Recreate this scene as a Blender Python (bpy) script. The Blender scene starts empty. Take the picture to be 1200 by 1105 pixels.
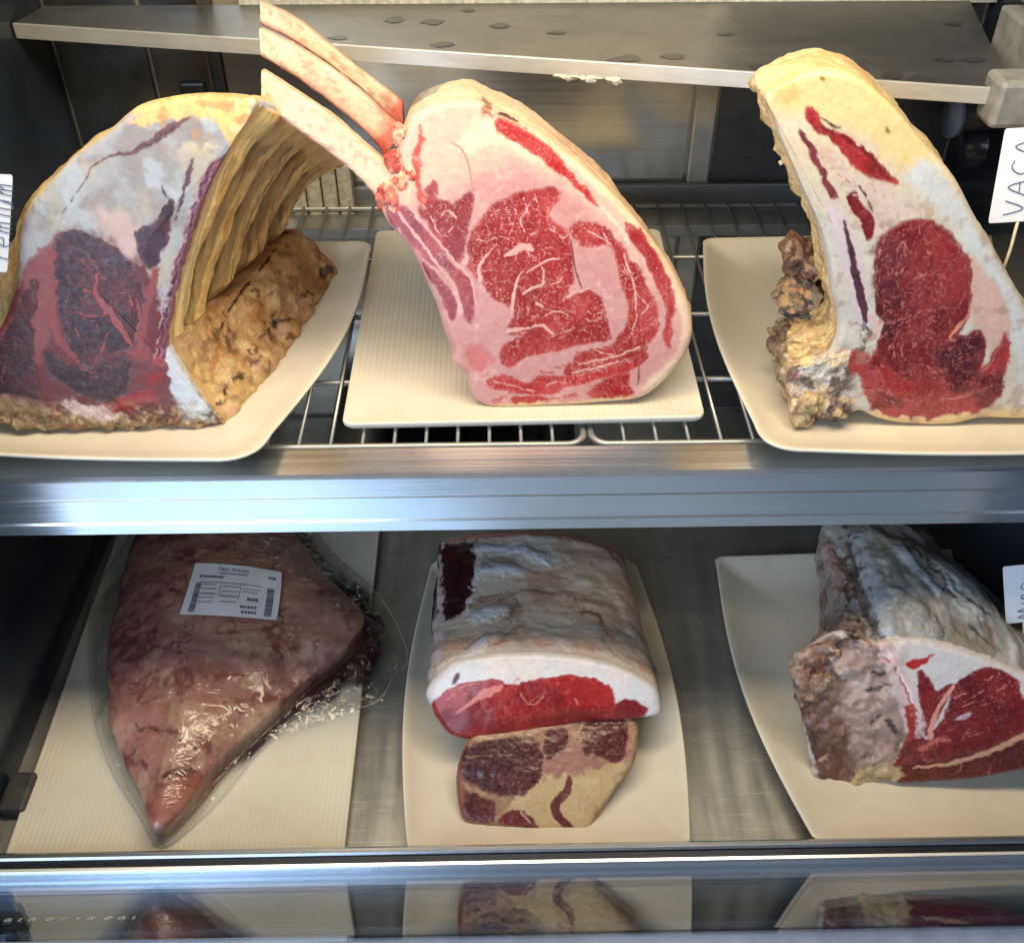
import bpy, bmesh, math
import numpy as np
from mathutils import Vector, Matrix

# ------------------------------------------------------------------ camera, light, exposure
scene = bpy.context.scene
COL = scene.collection
R = math.radians
FPX, CX, CY = 1200.0, 600.0, 552.5          # focal length and centre in units of the 1200 x 1105 photograph
PITCH, YAW = R(41.0), R(1.08)
CAM = np.array([0.0, -0.77, 0.67])
FW = np.array([math.sin(YAW)*math.cos(PITCH), math.cos(YAW)*math.cos(PITCH), -math.sin(PITCH)])
RT = np.array([math.cos(YAW), -math.sin(YAW), 0.0])
UP = np.cross(RT, FW)
cd = bpy.data.cameras.new('camera'); cam = bpy.data.objects.new('camera', cd); COL.objects.link(cam)
cd.sensor_fit = 'HORIZONTAL'; cd.sensor_width = 36.0; cd.lens = 36.0*FPX/1200.0
cd.clip_start = 0.02; cd.clip_end = 60
cam.matrix_world = Matrix(((RT[0], UP[0], -FW[0], CAM[0]), (RT[1], UP[1], -FW[1], CAM[1]),
                           (RT[2], UP[2], -FW[2], CAM[2]), (0, 0, 0, 1)))
scene.camera = cam
world = bpy.data.worlds.new('World'); scene.world = world; world.use_nodes = True
bg = world.node_tree.nodes['Background']
bg.inputs['Color'].default_value = (0.62, 0.72, 0.90, 1); bg.inputs['Strength'].default_value = 0.21

def area(name, loc, target, sx, sy, power, color):
    l = bpy.data.lights.new(name, 'AREA'); l.shape = 'RECTANGLE'; l.size = sx; l.size_y = sy
    l.energy = power; l.color = color
    o = bpy.data.objects.new(name, l); COL.objects.link(o); o.location = loc
    d = Vector(target) - Vector(loc); o.rotation_euler = d.to_track_quat('-Z', 'Y').to_euler()
    return o
# the cabinet's own warm tube under its canopy, above the front of the upper shelf
area('canopy_tube_lamp', (0.05, -0.01, 0.80), (0.05, 0.10, 0.0), 1.25, 0.24, 10.8, (1.0, 0.83, 0.57))
# daylight from the shop window, behind and to the left of the camera
area('window_daylight', (-1.2, -2.3, 0.75), (0.0, 0.0, -0.10), 1.5, 2.6, 56.0, (0.66, 0.80, 1.0))
# added blue spot on the shop floor, giving the shelf trim its blue reflection
sl = bpy.data.lights.new('added_floor_spot', 'SPOT'); sl.energy = 900; sl.color = (0.50, 0.70, 1.0); sl.spot_size = R(25); sl.spot_blend = 0.25; sl.shadow_soft_size = 0.05
so = bpy.data.objects.new('added_floor_spot', sl); COL.objects.link(so); so.location = (-1.5, -2.6, 1.3)
so.rotation_euler = (Vector((-0.72, -1.2, -1.1))-Vector(so.location)).to_track_quat('-Z', 'Y').to_euler()
vs = scene.view_settings
vs.view_transform = 'Standard'; vs.look = 'None'; vs.gamma = 1.0; vs.exposure = 0.20; vs.use_curve_mapping = False
scene.cycles.use_denoising = True
scene.cycles.use_adaptive_sampling = True; scene.cycles.adaptive_threshold = 0.03
scene.cycles.max_bounces = 5; scene.cycles.diffuse_bounces = 3; scene.cycles.glossy_bounces = 4; scene.cycles.transparent_max_bounces = 16
scene.cycles.caustics_reflective = False; scene.cycles.caustics_refractive = False

# ------------------------------------------------------------------ geometry helpers
def ray(px, py): return FW + RT*((px-CX)/FPX) + UP*((CY-py)/FPX)
def onz(px, py, z):
    d = ray(px, py); return CAM + d*((z-CAM[2])/d[2])
def ony(px, py, y):
    d = ray(px, py); return CAM + d*((y-CAM[1])/d[1])
def onpl(px, py, p0, n):
    d = ray(px, py); return CAM + d*(np.dot(p0-CAM, n)/np.dot(d, n))
def proj(V):
    D = V - CAM; w = D@FW
    return np.stack([CX+FPX*(D@RT)/w, CY-FPX*(D@UP)/w], 1), w
def unit(v): v = np.asarray(v, float); return v/np.linalg.norm(v)

def srgb(r, g, b):
    c = np.array([r, g, b], float)/255.0
    return np.where(c <= 0.04045, c/12.92, ((c+0.055)/1.055)**2.4)

def tag(o, label=None, cat=None, group=None, kind=None):
    if label: o['label'] = label
    if cat: o['category'] = cat
    if group: o['group'] = group
    if kind: o['kind'] = kind
    return o
def empty(name, loc, label, cat, group=None):
    o = bpy.data.objects.new(name, None); COL.objects.link(o); o.location = loc
    o.empty_display_size = 0.05
    return tag(o, label, cat, group)
def link(name, me, mat, parent=None, smooth=True):
    o = bpy.data.objects.new(name, me); COL.objects.link(o)
    if mat: me.materials.append(mat)
    if smooth: me.polygons.foreach_set('use_smooth', np.ones(len(me.polygons), bool))
    if parent:
        o.parent = parent      # meshes are modelled in world coordinates; only the empties are moved
        if parent.type == 'EMPTY': o.matrix_parent_inverse = Matrix.Translation(-Vector(parent.location))
    return o
def np_mesh(name, V, F):
    me = bpy.data.meshes.new(name)
    V = np.asarray(V, np.float32); F = np.asarray(F, np.int32)
    me.vertices.add(len(V)); me.vertices.foreach_set('co', V.ravel())
    k = F.shape[1]
    me.loops.add(F.size); me.loops.foreach_set('vertex_index', F.ravel())
    me.polygons.add(len(F)); me.polygons.foreach_set('loop_start', np.arange(0, F.size, k, dtype=np.int32))
    me.update(calc_edges=True)
    return me
def bm_mesh(name, bm):
    me = bpy.data.meshes.new(name); bm.normal_update(); bm.to_mesh(me); bm.free(); return me
def bm_box(bm, lo, hi, bev=0.0, seg=2, mtx=None):
    r = bmesh.ops.create_cube(bm, size=1.0)
    lo = np.array(lo, float); hi = np.array(hi, float); c = (lo+hi)/2; s = hi-lo
    for v in r['verts']:
        v.co = Vector((v.co.x*s[0]+c[0], v.co.y*s[1]+c[1], v.co.z*s[2]+c[2]))
    if bev > 0:
        es = list({e for v in r['verts'] for e in v.link_edges})
        bmesh.ops.bevel(bm, geom=es, offset=bev, segments=seg, affect='EDGES', profile=0.5)
    return r
def box(name, lo, hi, mat, parent=None, bev=0.002, mtx=None):
    bm = bmesh.new(); bm_box(bm, lo, hi, bev)
    if mtx is not None: bm.transform(mtx)
    return link(name, bm_mesh(name, bm), mat, parent, smooth=False)
def tube(name, pts, rad, mat, parent=None, seg=10, flat=1.0, ref=(0, 0, 1), closed=False, caps=True):
    """round bar along a polyline; rad may be a list"""
    P = np.asarray(pts, float); n = len(P)
    rad = np.full(n, rad) if np.isscalar(rad) else np.asarray(rad, float)
    T = np.zeros_like(P)
    if closed: T = np.roll(P, -1, 0)-np.roll(P, 1, 0)
    else:
        T[1:-1] = P[2:]-P[:-2]; T[0] = P[1]-P[0]; T[-1] = P[-1]-P[-2]
    T /= np.linalg.norm(T, axis=1)[:, None]
    A = np.cross(T, np.array(ref, float)); A /= np.maximum(np.linalg.norm(A, axis=1), 1e-6)[:, None]
    B = np.cross(A, T)
    th = np.linspace(0, 2*np.pi, seg, endpoint=False)
    V = P[:, None]+rad[:, None, None]*(A[:, None]*np.cos(th)[None, :, None]+flat*B[:, None]*np.sin(th)[None, :, None])
    V = V.reshape(-1, 3); F = []
    m = n if closed else n-1
    for i in range(m):
        j = (i+1) % n
        for k in range(seg):
            l = (k+1) % seg
            F.append((i*seg+k, i*seg+l, j*seg+l, j*seg+k))
    bm = bmesh.new(); vs_ = [bm.verts.new(v) for v in V]
    for f in F: bm.faces.new([vs_[q] for q in f])
    if caps and not closed:
        bm.faces.new([vs_[k] for k in range(seg)][::-1]); bm.faces.new([vs_[(n-1)*seg+k] for k in range(seg)])
    bmesh.ops.recalc_face_normals(bm, faces=bm.faces)
    return link(name, bm_mesh(name, bm), mat, parent, smooth=True)
def extrude_x(name, prof, x0, x1, mat, parent=None, smooth=False):
    """closed y-z profile swept along x"""
    bm = bmesh.new(); n = len(prof)
    a = [bm.verts.new((x0, p[0], p[1])) for p in prof]; b = [bm.verts.new((x1, p[0], p[1])) for p in prof]
    for i in range(n):
        j = (i+1) % n; bm.faces.new((a[i], a[j], b[j], b[i]))
    bm.faces.new(a); bm.faces.new(b[::-1])
    bmesh.ops.recalc_face_normals(bm, faces=bm.faces)
    return link(name, bm_mesh(name, bm), mat, parent, smooth)

def catmull(P, closed=True, per=None, sub=6):
    """Catmull-Rom through control points; per = samples on each span"""
    P = np.asarray(P, float); K = len(P); out = []
    spans = K if closed else K-1
    for i in range(spans):
        m = per[i] if per is not None else sub
        t = (np.arange(m)/m)[:, None]
        if closed: p0, p1, p2, p3 = P[(i-1) % K], P[i], P[(i+1) % K], P[(i+2) % K]
        else: p0, p1, p2, p3 = P[max(i-1, 0)], P[i], P[i+1], P[min(i+2, K-1)]
        out.append(0.5*((2*p1)+(-p0+p2)*t+(2*p0-5*p1+4*p2-p3)*t*t+(-p0+3*p1-3*p2+p3)*t**3))
    o = np.concatenate(out)
    if not closed: o = np.vstack([o, P[-1:]])
    return o

# ------------------------------------------------------------------ noise
def _h(i, j, k, seed):
    with np.errstate(over='ignore'):
        x = (i.astype(np.uint32)*np.uint32(374761393) + j.astype(np.uint32)*np.uint32(668265263)
             + k.astype(np.uint32)*np.uint32(2246822519) + np.uint32((seed*3266489917) & 0xffffffff))
        x = (x ^ (x >> np.uint32(13)))*np.uint32(1274126177)
        x = x ^ (x >> np.uint32(16))
    return (x & np.uint32(0xffffff)).astype(np.float64)/float(0xffffff)*2-1
def vnoise(P, seed=0):
    I = np.floor(P).astype(np.int64); f = P-I; u = f*f*f*(f*(f*6-15)+10)
    i, j, k = I[:, 0], I[:, 1], I[:, 2]; r = 0
    for a in (0, 1):
        for b in (0, 1):
            for c in (0, 1):
                w = (u[:, 0] if a else 1-u[:, 0])*(u[:, 1] if b else 1-u[:, 1])*(u[:, 2] if c else 1-u[:, 2])
                r = r+w*_h(i+a, j+b, k+c, seed)
    return r
def fbm(P, scale, octv=4, seed=0, gain=0.5):
    s = 0; a = 1.0; t = 0
    for o in range(octv):
        s = s+a*vnoise(P*(scale*2**o)+o*17.3, seed+o); t += a; a *= gain
    return s/t*1.6
def smooth(e0, e1, x):
    t = np.clip((x-e0)/(e1-e0), 0, 1); return t*t*(3-2*t)

# ------------------------------------------------------------------ materials
def nodes(name):
    m = bpy.data.materials.new(name); m.use_nodes = True
    return m, m.node_tree.nodes, m.node_tree.links, m.node_tree.nodes['Principled BSDF']
def N(nt, typ, **kw):
    n = nt.new(typ)
    for k, v in kw.items(): setattr(n, k, v)
    return n
def ramp(nt, stops):
    n = nt.new('ShaderNodeValToRGB'); cr = n.color_ramp
    while len(cr.elements) < len(stops): cr.elements.new(0.5)
    for e, (p, c) in zip(cr.elements, stops):
        e.position = p; e.color = (c, c, c, 1) if np.isscalar(c) else (*c, 1)
    return n
def c4(c): return (float(c[0]), float(c[1]), float(c[2]), 1.0)

def steel(name, col, rough, streak=(3, 160, 160), rvar=0.15, cvar=0.25, bump=0.02, blotch=0.0, metal=1.0, scratch=0.0):
    m, nt, ln, b = nodes(name)
    tc = N(nt, 'ShaderNodeTexCoord'); mp = N(nt, 'ShaderNodeMapping'); mp.inputs['Scale'].default_value = streak
    ln.new(tc.outputs['Object'], mp.inputs['Vector'])
    n1 = N(nt, 'ShaderNodeTexNoise'); n1.inputs['Scale'].default_value = 1.0; n1.inputs['Detail'].default_value = 6
    ln.new(mp.outputs['Vector'], n1.inputs['Vector'])
    n2 = N(nt, 'ShaderNodeTexNoise'); n2.inputs['Scale'].default_value = 6.0; n2.inputs['Detail'].default_value = 7
    n2.inputs['Roughness'].default_value = 0.65
    ln.new(tc.outputs['Object'], n2.inputs['Vector'])
    mx = N(nt, 'ShaderNodeMath', operation='ADD'); ln.new(n1.outputs['Fac'], mx.inputs[0]); ln.new(n2.outputs['Fac'], mx.inputs[1])
    hf = N(nt, 'ShaderNodeMath', operation='MULTIPLY'); hf.inputs[1].default_value = 0.5; ln.new(mx.outputs[0], hf.inputs[0])
    c = np.array(col)
    rp = ramp(nt, [(0.25, c*(1-cvar)), (0.75, np.minimum(c*(1+cvar), 1))]); ln.new(hf.outputs[0], rp.inputs['Fac'])
    last = rp.outputs['Color']
    if blotch > 0:
        n3 = N(nt, 'ShaderNodeTexNoise'); n3.inputs['Scale'].default_value = 14; n3.inputs['Detail'].default_value = 8
        n3.inputs['Roughness'].default_value = 0.7; n3.inputs['Distortion'].default_value = 1.2
        ln.new(tc.outputs['Object'], n3.inputs['Vector'])
        r3 = ramp(nt, [(0.45, 0.0), (0.72, blotch)]); ln.new(n3.outputs['Fac'], r3.inputs['Fac'])
        mm = N(nt, 'ShaderNodeMixRGB'); mm.inputs['Color2'].default_value = c4(c*0.35)
        ln.new(r3.outputs['Color'], mm.inputs['Fac']); ln.new(last, mm.inputs['Color1']); last = mm.outputs['Color']
    if scratch > 0:      # fine criss-cross wear
        for ang in (0.6, -0.45):
            ms_ = N(nt, 'ShaderNodeMapping'); ms_.inputs['Rotation'].default_value = (0, 0, ang); ms_.inputs['Scale'].default_value = (9, 520, 9); ln.new(tc.outputs['Object'], ms_.inputs['Vector'])
            ns_ = N(nt, 'ShaderNodeTexNoise'); ns_.inputs['Scale'].default_value = 1.0; ns_.inputs['Detail'].default_value = 2; ln.new(ms_.outputs['Vector'], ns_.inputs['Vector'])
            rs_ = ramp(nt, [(0.66, 0.0), (0.72, scratch)]); ln.new(ns_.outputs['Fac'], rs_.inputs['Fac'])
            mm_ = N(nt, 'ShaderNodeMixRGB'); mm_.inputs['Color2'].default_value = c4(np.minimum(c*1.8, 1)); ln.new(rs_.outputs['Color'], mm_.inputs['Fac']); ln.new(last, mm_.inputs['Color1']); last = mm_.outputs['Color']
    ln.new(last, b.inputs['Base Color'])
    rr = ramp(nt, [(0.2, max(rough-rvar, 0.04)), (0.8, min(rough+rvar, 1))]); ln.new(hf.outputs[0], rr.inputs['Fac'])
    ln.new(rr.outputs['Color'], b.inputs['Roughness'])
    b.inputs['Metallic'].default_value = metal
    h = n1.outputs['Fac']
    bp = N(nt, 'ShaderNodeBump'); bp.inputs['Strength'].default_value = bump*10; bp.inputs['Distance'].default_value = 0.0006
    ln.new(h, bp.inputs['Height']); ln.new(bp.outputs['Normal'], b.inputs['Normal'])
    return m
def plain(name, col, rough=0.5, metal=0.0, var=0.12, scale=40, bump=0.0, coat=0.0, spec=0.5):
    m, nt, ln, b = nodes(name)
    tc = N(nt, 'ShaderNodeTexCoord'); n1 = N(nt, 'ShaderNodeTexNoise'); n1.inputs['Scale'].default_value = scale; n1.inputs['Detail'].default_value = 6
    ln.new(tc.outputs['Object'], n1.inputs['Vector'])
    c = np.array(col); rp = ramp(nt, [(0.3, c*(1-var)), (0.7, np.minimum(c*(1+var), 1))]); ln.new(n1.outputs['Fac'], rp.inputs['Fac'])
    ln.new(rp.outputs['Color'], b.inputs['Base Color'])
    b.inputs['Roughness'].default_value = rough; b.inputs['Metallic'].default_value = metal
    b.inputs['Coat Weight'].default_value = coat; b.inputs['Specular IOR Level'].default_value = spec
    if bump:
        bp = N(nt, 'ShaderNodeBump'); bp.inputs['Strength'].default_value = bump; bp.inputs['Distance'].default_value = 0.001
        ln.new(n1.outputs['Fac'], bp.inputs['Height']); ln.new(bp.outputs['Normal'], b.inputs['Normal'])
    return m
def ceramic(name, col, ribs=0.0, pitch=0.006):
    m, nt, ln, b = nodes(name)
    tc = N(nt, 'ShaderNodeTexCoord'); n1 = N(nt, 'ShaderNodeTexNoise'); n1.inputs['Scale'].default_value = 9; n1.inputs['Detail'].default_value = 8
    ln.new(tc.outputs['Object'], n1.inputs['Vector'])
    c = np.array(col); rp = ramp(nt, [(0.35, c*0.93), (0.65, c*1.03)]); ln.new(n1.outputs['Fac'], rp.inputs['Fac'])
    # faint smears and crumbs of use
    n2 = N(nt, 'ShaderNodeTexNoise'); n2.inputs['Scale'].default_value = 55; n2.inputs['Detail'].default_value = 6; n2.inputs['Roughness'].default_value = 0.75
    ln.new(tc.outputs['Object'], n2.inputs['Vector'])
    n2.inputs['Distortion'].default_value = 0.8; n3 = N(nt, 'ShaderNodeTexNoise'); n3.inputs['Scale'].default_value = 11; n3.inputs['Detail'].default_value = 5; n3.inputs['Roughness'].default_value = 0.62; n3.inputs['Distortion'].default_value = 1.0
    ln.new(tc.outputs['Object'], n3.inputs['Vector']); r2 = ramp(nt, [(0.60, 0.0), (0.76, 0.55)]); ln.new(n2.outputs['Fac'], r2.inputs['Fac'])
    mm = N(nt, 'ShaderNodeMixRGB'); mm.inputs['Color2'].default_value = c4(c*np.array([0.80, 0.70, 0.60]))
    r3 = ramp(nt, [(0.50, 0.0), (0.72, 0.30)]); ln.new(n3.outputs['Fac'], r3.inputs['Fac']); mxs = N(nt, 'ShaderNodeMath', operation='MAXIMUM'); ln.new(r2.outputs['Color'], mxs.inputs[0]); ln.new(r3.outputs['Color'], mxs.inputs[1])
    ln.new(mxs.outputs[0], mm.inputs['Fac']); ln.new(rp.outputs['Color'], mm.inputs['Color1'])
    ln.new(mm.outputs['Color'], b.inputs['Base Color'])
    b.inputs['Roughness'].default_value = 0.32 if not ribs else 0.42
    b.inputs['Coat Weight'].default_value = 0.25; b.inputs['Coat Roughness'].default_value = 0.15
    if ribs:
        wv = N(nt, 'ShaderNodeTexWave', wave_type='BANDS', bands_direction='X', wave_profile='SIN')
        wv.inputs['Scale'].default_value = 2*math.pi/(20*pitch); wv.inputs['Distortion'].default_value = 0.15
        ln.new(tc.outputs['Object'], wv.inputs['Vector'])
        bp = N(nt, 'ShaderNodeBump'); bp.inputs['Strength'].default_value = ribs; bp.inputs['Distance'].default_value = 0.0009
        ln.new(wv.outputs['Fac'], bp.inputs['Height']); ln.new(bp.outputs['Normal'], b.inputs['Normal'])
    return m
def meat_mat(name, vein=(214, 150, 140), vscale=95, vw=0.035, vamt=0.85, dots=0.5, rough=0.36, bump=0.09, bscale=260, sss=0.22, var=0.10, fatvein=0.16, coat=0.08):
    """painted flesh: colour attribute + procedural marbling where 'lean' says muscle"""
    m, nt, ln, b = nodes(name)
    tc = N(nt, 'ShaderNodeTexCoord'); ob = tc.outputs['Object']
    at = N(nt, 'ShaderNodeAttribute', attribute_name='Col'); al = N(nt, 'ShaderNodeAttribute', attribute_name='lean'); ad = N(nt, 'ShaderNodeAttribute', attribute_name='dry')
    # broad and fine colour variation
    n0 = N(nt, 'ShaderNodeTexNoise'); n0.inputs['Scale'].default_value = 190; n0.inputs['Detail'].default_value = 4; n0.inputs['Roughness'].default_value = 0.7
    ln.new(ob, n0.inputs['Vector'])
    r0 = ramp(nt, [(0.3, 1-var), (0.7, 1+var*0.75)]); ln.new(n0.outputs['Fac'], r0.inputs['Fac'])
    mu = N(nt, 'ShaderNodeMixRGB', blend_type='MULTIPLY'); mu.inputs['Fac'].default_value = 1
    ln.new(at.outputs['Color'], mu.inputs['Color1']); ln.new(r0.outputs['Color'], mu.inputs['Color2'])
    # dry rind: pits, flakes and fine cracks
    n6 = N(nt, 'ShaderNodeTexNoise'); n6.inputs['Scale'].default_value = 520; n6.inputs['Detail'].default_value = 4; n6.inputs['Roughness'].default_value = 0.75; ln.new(ob, n6.inputs['Vector'])
    c6 = ramp(nt, [(0.32, 0.52), (0.62, 1.12)]); ln.new(n6.outputs['Fac'], c6.inputs['Fac'])
    md = N(nt, 'ShaderNodeMixRGB', blend_type='MULTIPLY'); ln.new(ad.outputs['Fac'], md.inputs['Fac']); ln.new(mu.outputs['Color'], md.inputs['Color1']); ln.new(c6.outputs['Color'], md.inputs['Color2'])
    mu = md
    # thin ridged veins
    def ridged(scale, w, dist, det, seedoff):
        mp = N(nt, 'ShaderNodeMapping'); mp.inputs['Location'].default_value = (seedoff, seedoff*0.7, 0); ln.new(ob, mp.inputs['Vector'])
        q = N(nt, 'ShaderNodeTexNoise'); q.inputs['Scale'].default_value = scale; q.inputs['Detail'].default_value = det
        q.inputs['Distortion'].default_value = dist; ln.new(mp.outputs['Vector'], q.inputs['Vector'])
        s = N(nt, 'ShaderNodeMath', operation='SUBTRACT'); s.inputs[1].default_value = 0.5; ln.new(q.outputs['Fac'], s.inputs[0])
        a = N(nt, 'ShaderNodeMath', operation='ABSOLUTE'); ln.new(s.outputs[0], a.inputs[0])
        rp = ramp(nt, [(0.0, 1.0), (w, 0.0)]); ln.new(a.outputs[0], rp.inputs['Fac'])
        return rp.outputs['Color']
    v1 = ridged(vscale, vw, 0.6, 1.5, 0.0)
    gate = N(nt, 'ShaderNodeTexNoise'); gate.inputs['Scale'].default_value = vscale*0.8; gate.inputs['Detail'].default_value = 1
    ln.new(ob, gate.inputs['Vector']); g1 = ramp(nt, [(0.47, 0.0), (0.62, 1.0)]); ln.new(gate.outputs['Fac'], g1.inputs['Fac'])
    m1 = N(nt, 'ShaderNodeMath', operation='MULTIPLY'); ln.new(v1, m1.inputs[0]); ln.new(g1.outputs['Color'], m1.inputs[1])
    vd = N(nt, 'ShaderNodeTexNoise'); vd.inputs['Scale'].default_value = vscale*4.2; vd.inputs['Detail'].default_value = 2; ln.new(ob, vd.inputs['Vector'])
    d1 = ramp(nt, [(0.555, 0.0), (0.66, dots)]); ln.new(vd.outputs['Fac'], d1.inputs['Fac'])
    dg = N(nt, 'ShaderNodeTexNoise'); dg.inputs['Scale'].default_value = vscale*0.42; dg.inputs['Detail'].default_value = 1; ln.new(ob, dg.inputs['Vector'])
    dgr = ramp(nt, [(0.36, 0.15), (0.64, 1.0)]); ln.new(dg.outputs['Fac'], dgr.inputs['Fac']); dm = N(nt, 'ShaderNodeMath', operation='MULTIPLY'); ln.new(d1.outputs['Color'], dm.inputs[0]); ln.new(dgr.outputs['Color'], dm.inputs[1])
    mx = N(nt, 'ShaderNodeMath', operation='MAXIMUM'); ln.new(m1.outputs[0], mx.inputs[0]); ln.new(dm.outputs[0], mx.inputs[1])
    ml = N(nt, 'ShaderNodeMath', operation='MULTIPLY'); ln.new(mx.outputs[0], ml.inputs[0]); ln.new(al.outputs['Fac'], ml.inputs[1])
    mk = N(nt, 'ShaderNodeMath', operation='MULTIPLY'); mk.inputs[1].default_value = vamt; ln.new(ml.outputs[0], mk.inputs[0])
    mv = N(nt, 'ShaderNodeMixRGB'); mv.inputs['Color2'].default_value = c4(srgb(*vein))
    ln.new(mk.outputs[0], mv.inputs['Fac']); ln.new(mu.outputs['Color'], mv.inputs['Color1'])
    if fatvein > 0:
        fv = ridged(vscale*0.5, 0.09, 0.0, 3.0, 3.7); iv = N(nt, 'ShaderNodeMath', operation='SUBTRACT'); iv.inputs[0].default_value = 1; iv.use_clamp = True; ln.new(al.outputs['Fac'], iv.inputs[1])
        fm = N(nt, 'ShaderNodeMath', operation='MULTIPLY'); ln.new(fv, fm.inputs[0]); ln.new(iv.outputs[0], fm.inputs[1]); fk = N(nt, 'ShaderNodeMath', operation='MULTIPLY'); fk.inputs[1].default_value = fatvein; ln.new(fm.outputs[0], fk.inputs[0])
        mf = N(nt, 'ShaderNodeMixRGB', blend_type='MULTIPLY'); mf.inputs['Color2'].default_value = (0.80, 0.52, 0.48, 1); ln.new(fk.outputs[0], mf.inputs['Fac']); ln.new(mv.outputs['Color'], mf.inputs['Color1']); mv = mf
    ln.new(mv.outputs['Color'], b.inputs['Base Color'])
    rr = ramp(nt, [(0.3, max(rough-0.12, 0.08)), (0.7, rough+0.16)]); ln.new(n0.outputs['Fac'], rr.inputs['Fac'])
    wl = N(nt, 'ShaderNodeMath', operation='MULTIPLY_ADD'); wl.inputs[1].default_value = -0.10; ln.new(al.outputs['Fac'], wl.inputs[0]); ln.new(rr.outputs['Color'], wl.inputs[2]); ln.new(wl.outputs[0], b.inputs['Roughness'])
    b.inputs['Subsurface Weight'].default_value = sss
    b.inputs['Subsurface Radius'].default_value = (1.0, 0.40, 0.28); b.inputs['Subsurface Scale'].default_value = 0.004
    b.inputs['Coat Weight'].default_value = coat; b.inputs['Coat Roughness'].default_value = 0.22
    n5 = N(nt, 'ShaderNodeTexNoise'); n5.inputs['Scale'].default_value = bscale; n5.inputs['Detail'].default_value = 3; ln.new(ob, n5.inputs['Vector'])
    hs = N(nt, 'ShaderNodeMath', operation='ADD'); ln.new(n5.outputs['Fac'], hs.inputs[0]); ln.new(n0.outputs['Fac'], hs.inputs[1])
    h7 = N(nt, 'ShaderNodeMath', operation='MULTIPLY'); h7.inputs[1].default_value = 4.5
    ln.new(n6.outputs['Fac'], h7.inputs[0]); h8 = N(nt, 'ShaderNodeMath', operation='MULTIPLY_ADD'); ln.new(h7.outputs[0], h8.inputs[0]); ln.new(ad.outputs['Fac'], h8.inputs[1]); ln.new(hs.outputs[0], h8.inputs[2])
    bp = N(nt, 'ShaderNodeBump'); bp.inputs['Strength'].default_value = bump; bp.inputs['Distance'].default_value = 0.0012
    ln.new(h8.outputs[0], bp.inputs['Height']); ln.new(bp.outputs['Normal'], b.inputs['Normal'])
    return m

M = {}
M['steel_wall'] = steel('brushed_steel_wall', (0.74, 0.69, 0.58), 0.20, (2, 120, 220), rvar=0.08, cvar=0.18, blotch=0.2, metal=0.66, scratch=0.2)
M['steel_deck'] = steel('worn_steel_deck', (0.47, 0.465, 0.44), 0.34, (60, 4, 60), cvar=0.3, blotch=0.35, metal=0.7, scratch=0.45)
M['steel_lip'] = steel('aluminium_trim', (0.80, 0.80, 0.78), 0.20, (1.5, 300, 300), rvar=0.06, cvar=0.10)
M['steel_shelf'] = steel('grey_shelf_sheet', (0.17, 0.17, 0.165), 0.40, (6, 40, 60), cvar=0.3, blotch=0.4, metal=0.75)
M['steel_dark'] = steel('dark_wall_sheet', (0.36, 0.36, 0.35), 0.28, (6, 6, 6), cvar=0.2, blotch=0.3)  # darker copy of the wall steel, painting in its dark reflection
M['steel_edge'] = steel('shelf_edge_metal', (0.72, 0.71, 0.66), 0.36, (2, 200, 200), cvar=0.12, metal=0.5)
M['wire'] = steel('wire_metal', (0.40, 0.40, 0.39), 0.38, (40, 5, 40), cvar=0.15, metal=0.7)
M['dark_side'] = plain('dark_side_panel', (0.022, 0.032, 0.050), 0.22, var=0.3, scale=12)
M['bracket'] = plain('pale_bracket_metal', (0.34, 0.34, 0.31), 0.5, metal=0.3, var=0.25, scale=60, bump=0.2)
M['dark_rubber'] = plain('dark_rubber', (0.05, 0.05, 0.05), 0.45, var=0.3)
M['frost'] = plain('pale_crust', (0.62, 0.60, 0.50), 0.6, var=0.3, scale=160, bump=0.4)
M['plate'] = ceramic('glazed_white_plate', (0.74, 0.69, 0.57))
M['plate_rib'] = ceramic('ribbed_white_plate', (0.74, 0.69, 0.57), ribs=0.32)
M['card'] = plain('white_card', (0.78, 0.80, 0.84), 0.6, var=0.05, scale=30)
M['ink'] = plain('pen_ink', (0.10, 0.12, 0.19), 0.5, var=0.2)
M['stick'] = plain('wooden_pick', (0.62, 0.52, 0.36), 0.6, var=0.2, scale=120)

# ------------------------------------------------------------------ the cabinet: back, sides, deck
DECK = -0.40; YB = 0.62; XL, XR = -0.575, 0.645
def panel(name, lo, hi, mat, bev=0.0015): return tag(box(name, lo, hi, mat, None, bev), kind='structure')
w = panel('back_wall', (XL-0.02, YB, DECK-0.02), (XR+0.02, YB+0.02, 0.95), M['steel_wall'])
M['seam'] = plain('dark_seam_steel', (0.16, 0.155, 0.14), 0.4, metal=0.8)  # darker steel tone for the left joint strip and latch recess
# raised sheets of the back wall, each with its own edge, either side of the jointing strips
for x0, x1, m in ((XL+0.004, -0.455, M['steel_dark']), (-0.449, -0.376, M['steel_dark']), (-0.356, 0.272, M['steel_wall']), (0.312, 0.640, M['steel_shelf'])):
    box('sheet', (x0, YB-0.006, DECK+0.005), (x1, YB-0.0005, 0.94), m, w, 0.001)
box('joint_strip', (0.276, YB-0.013, DECK+0.005), (0.308, YB-0.0006, 0.94), M['steel_wall'], w, 0.003)
box('joint_strip', (-0.372, YB-0.012, -0.05), (-0.358, YB-0.0065, 0.94), M['seam'], w, 0.002)
box('latch_recess', (-0.418, YB-0.014, 0.085), (-0.385, YB-0.0065, 0.165), M['seam'], w, 0.003)
panel('left_wall', (XL-0.02, -0.24, DECK-0.02), (XL, YB, 0.95), M['dark_side'])
panel('right_wall', (XR, -0.24, DECK-0.02), (XR+0.02, YB, 0.95), M['dark_side'])
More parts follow.
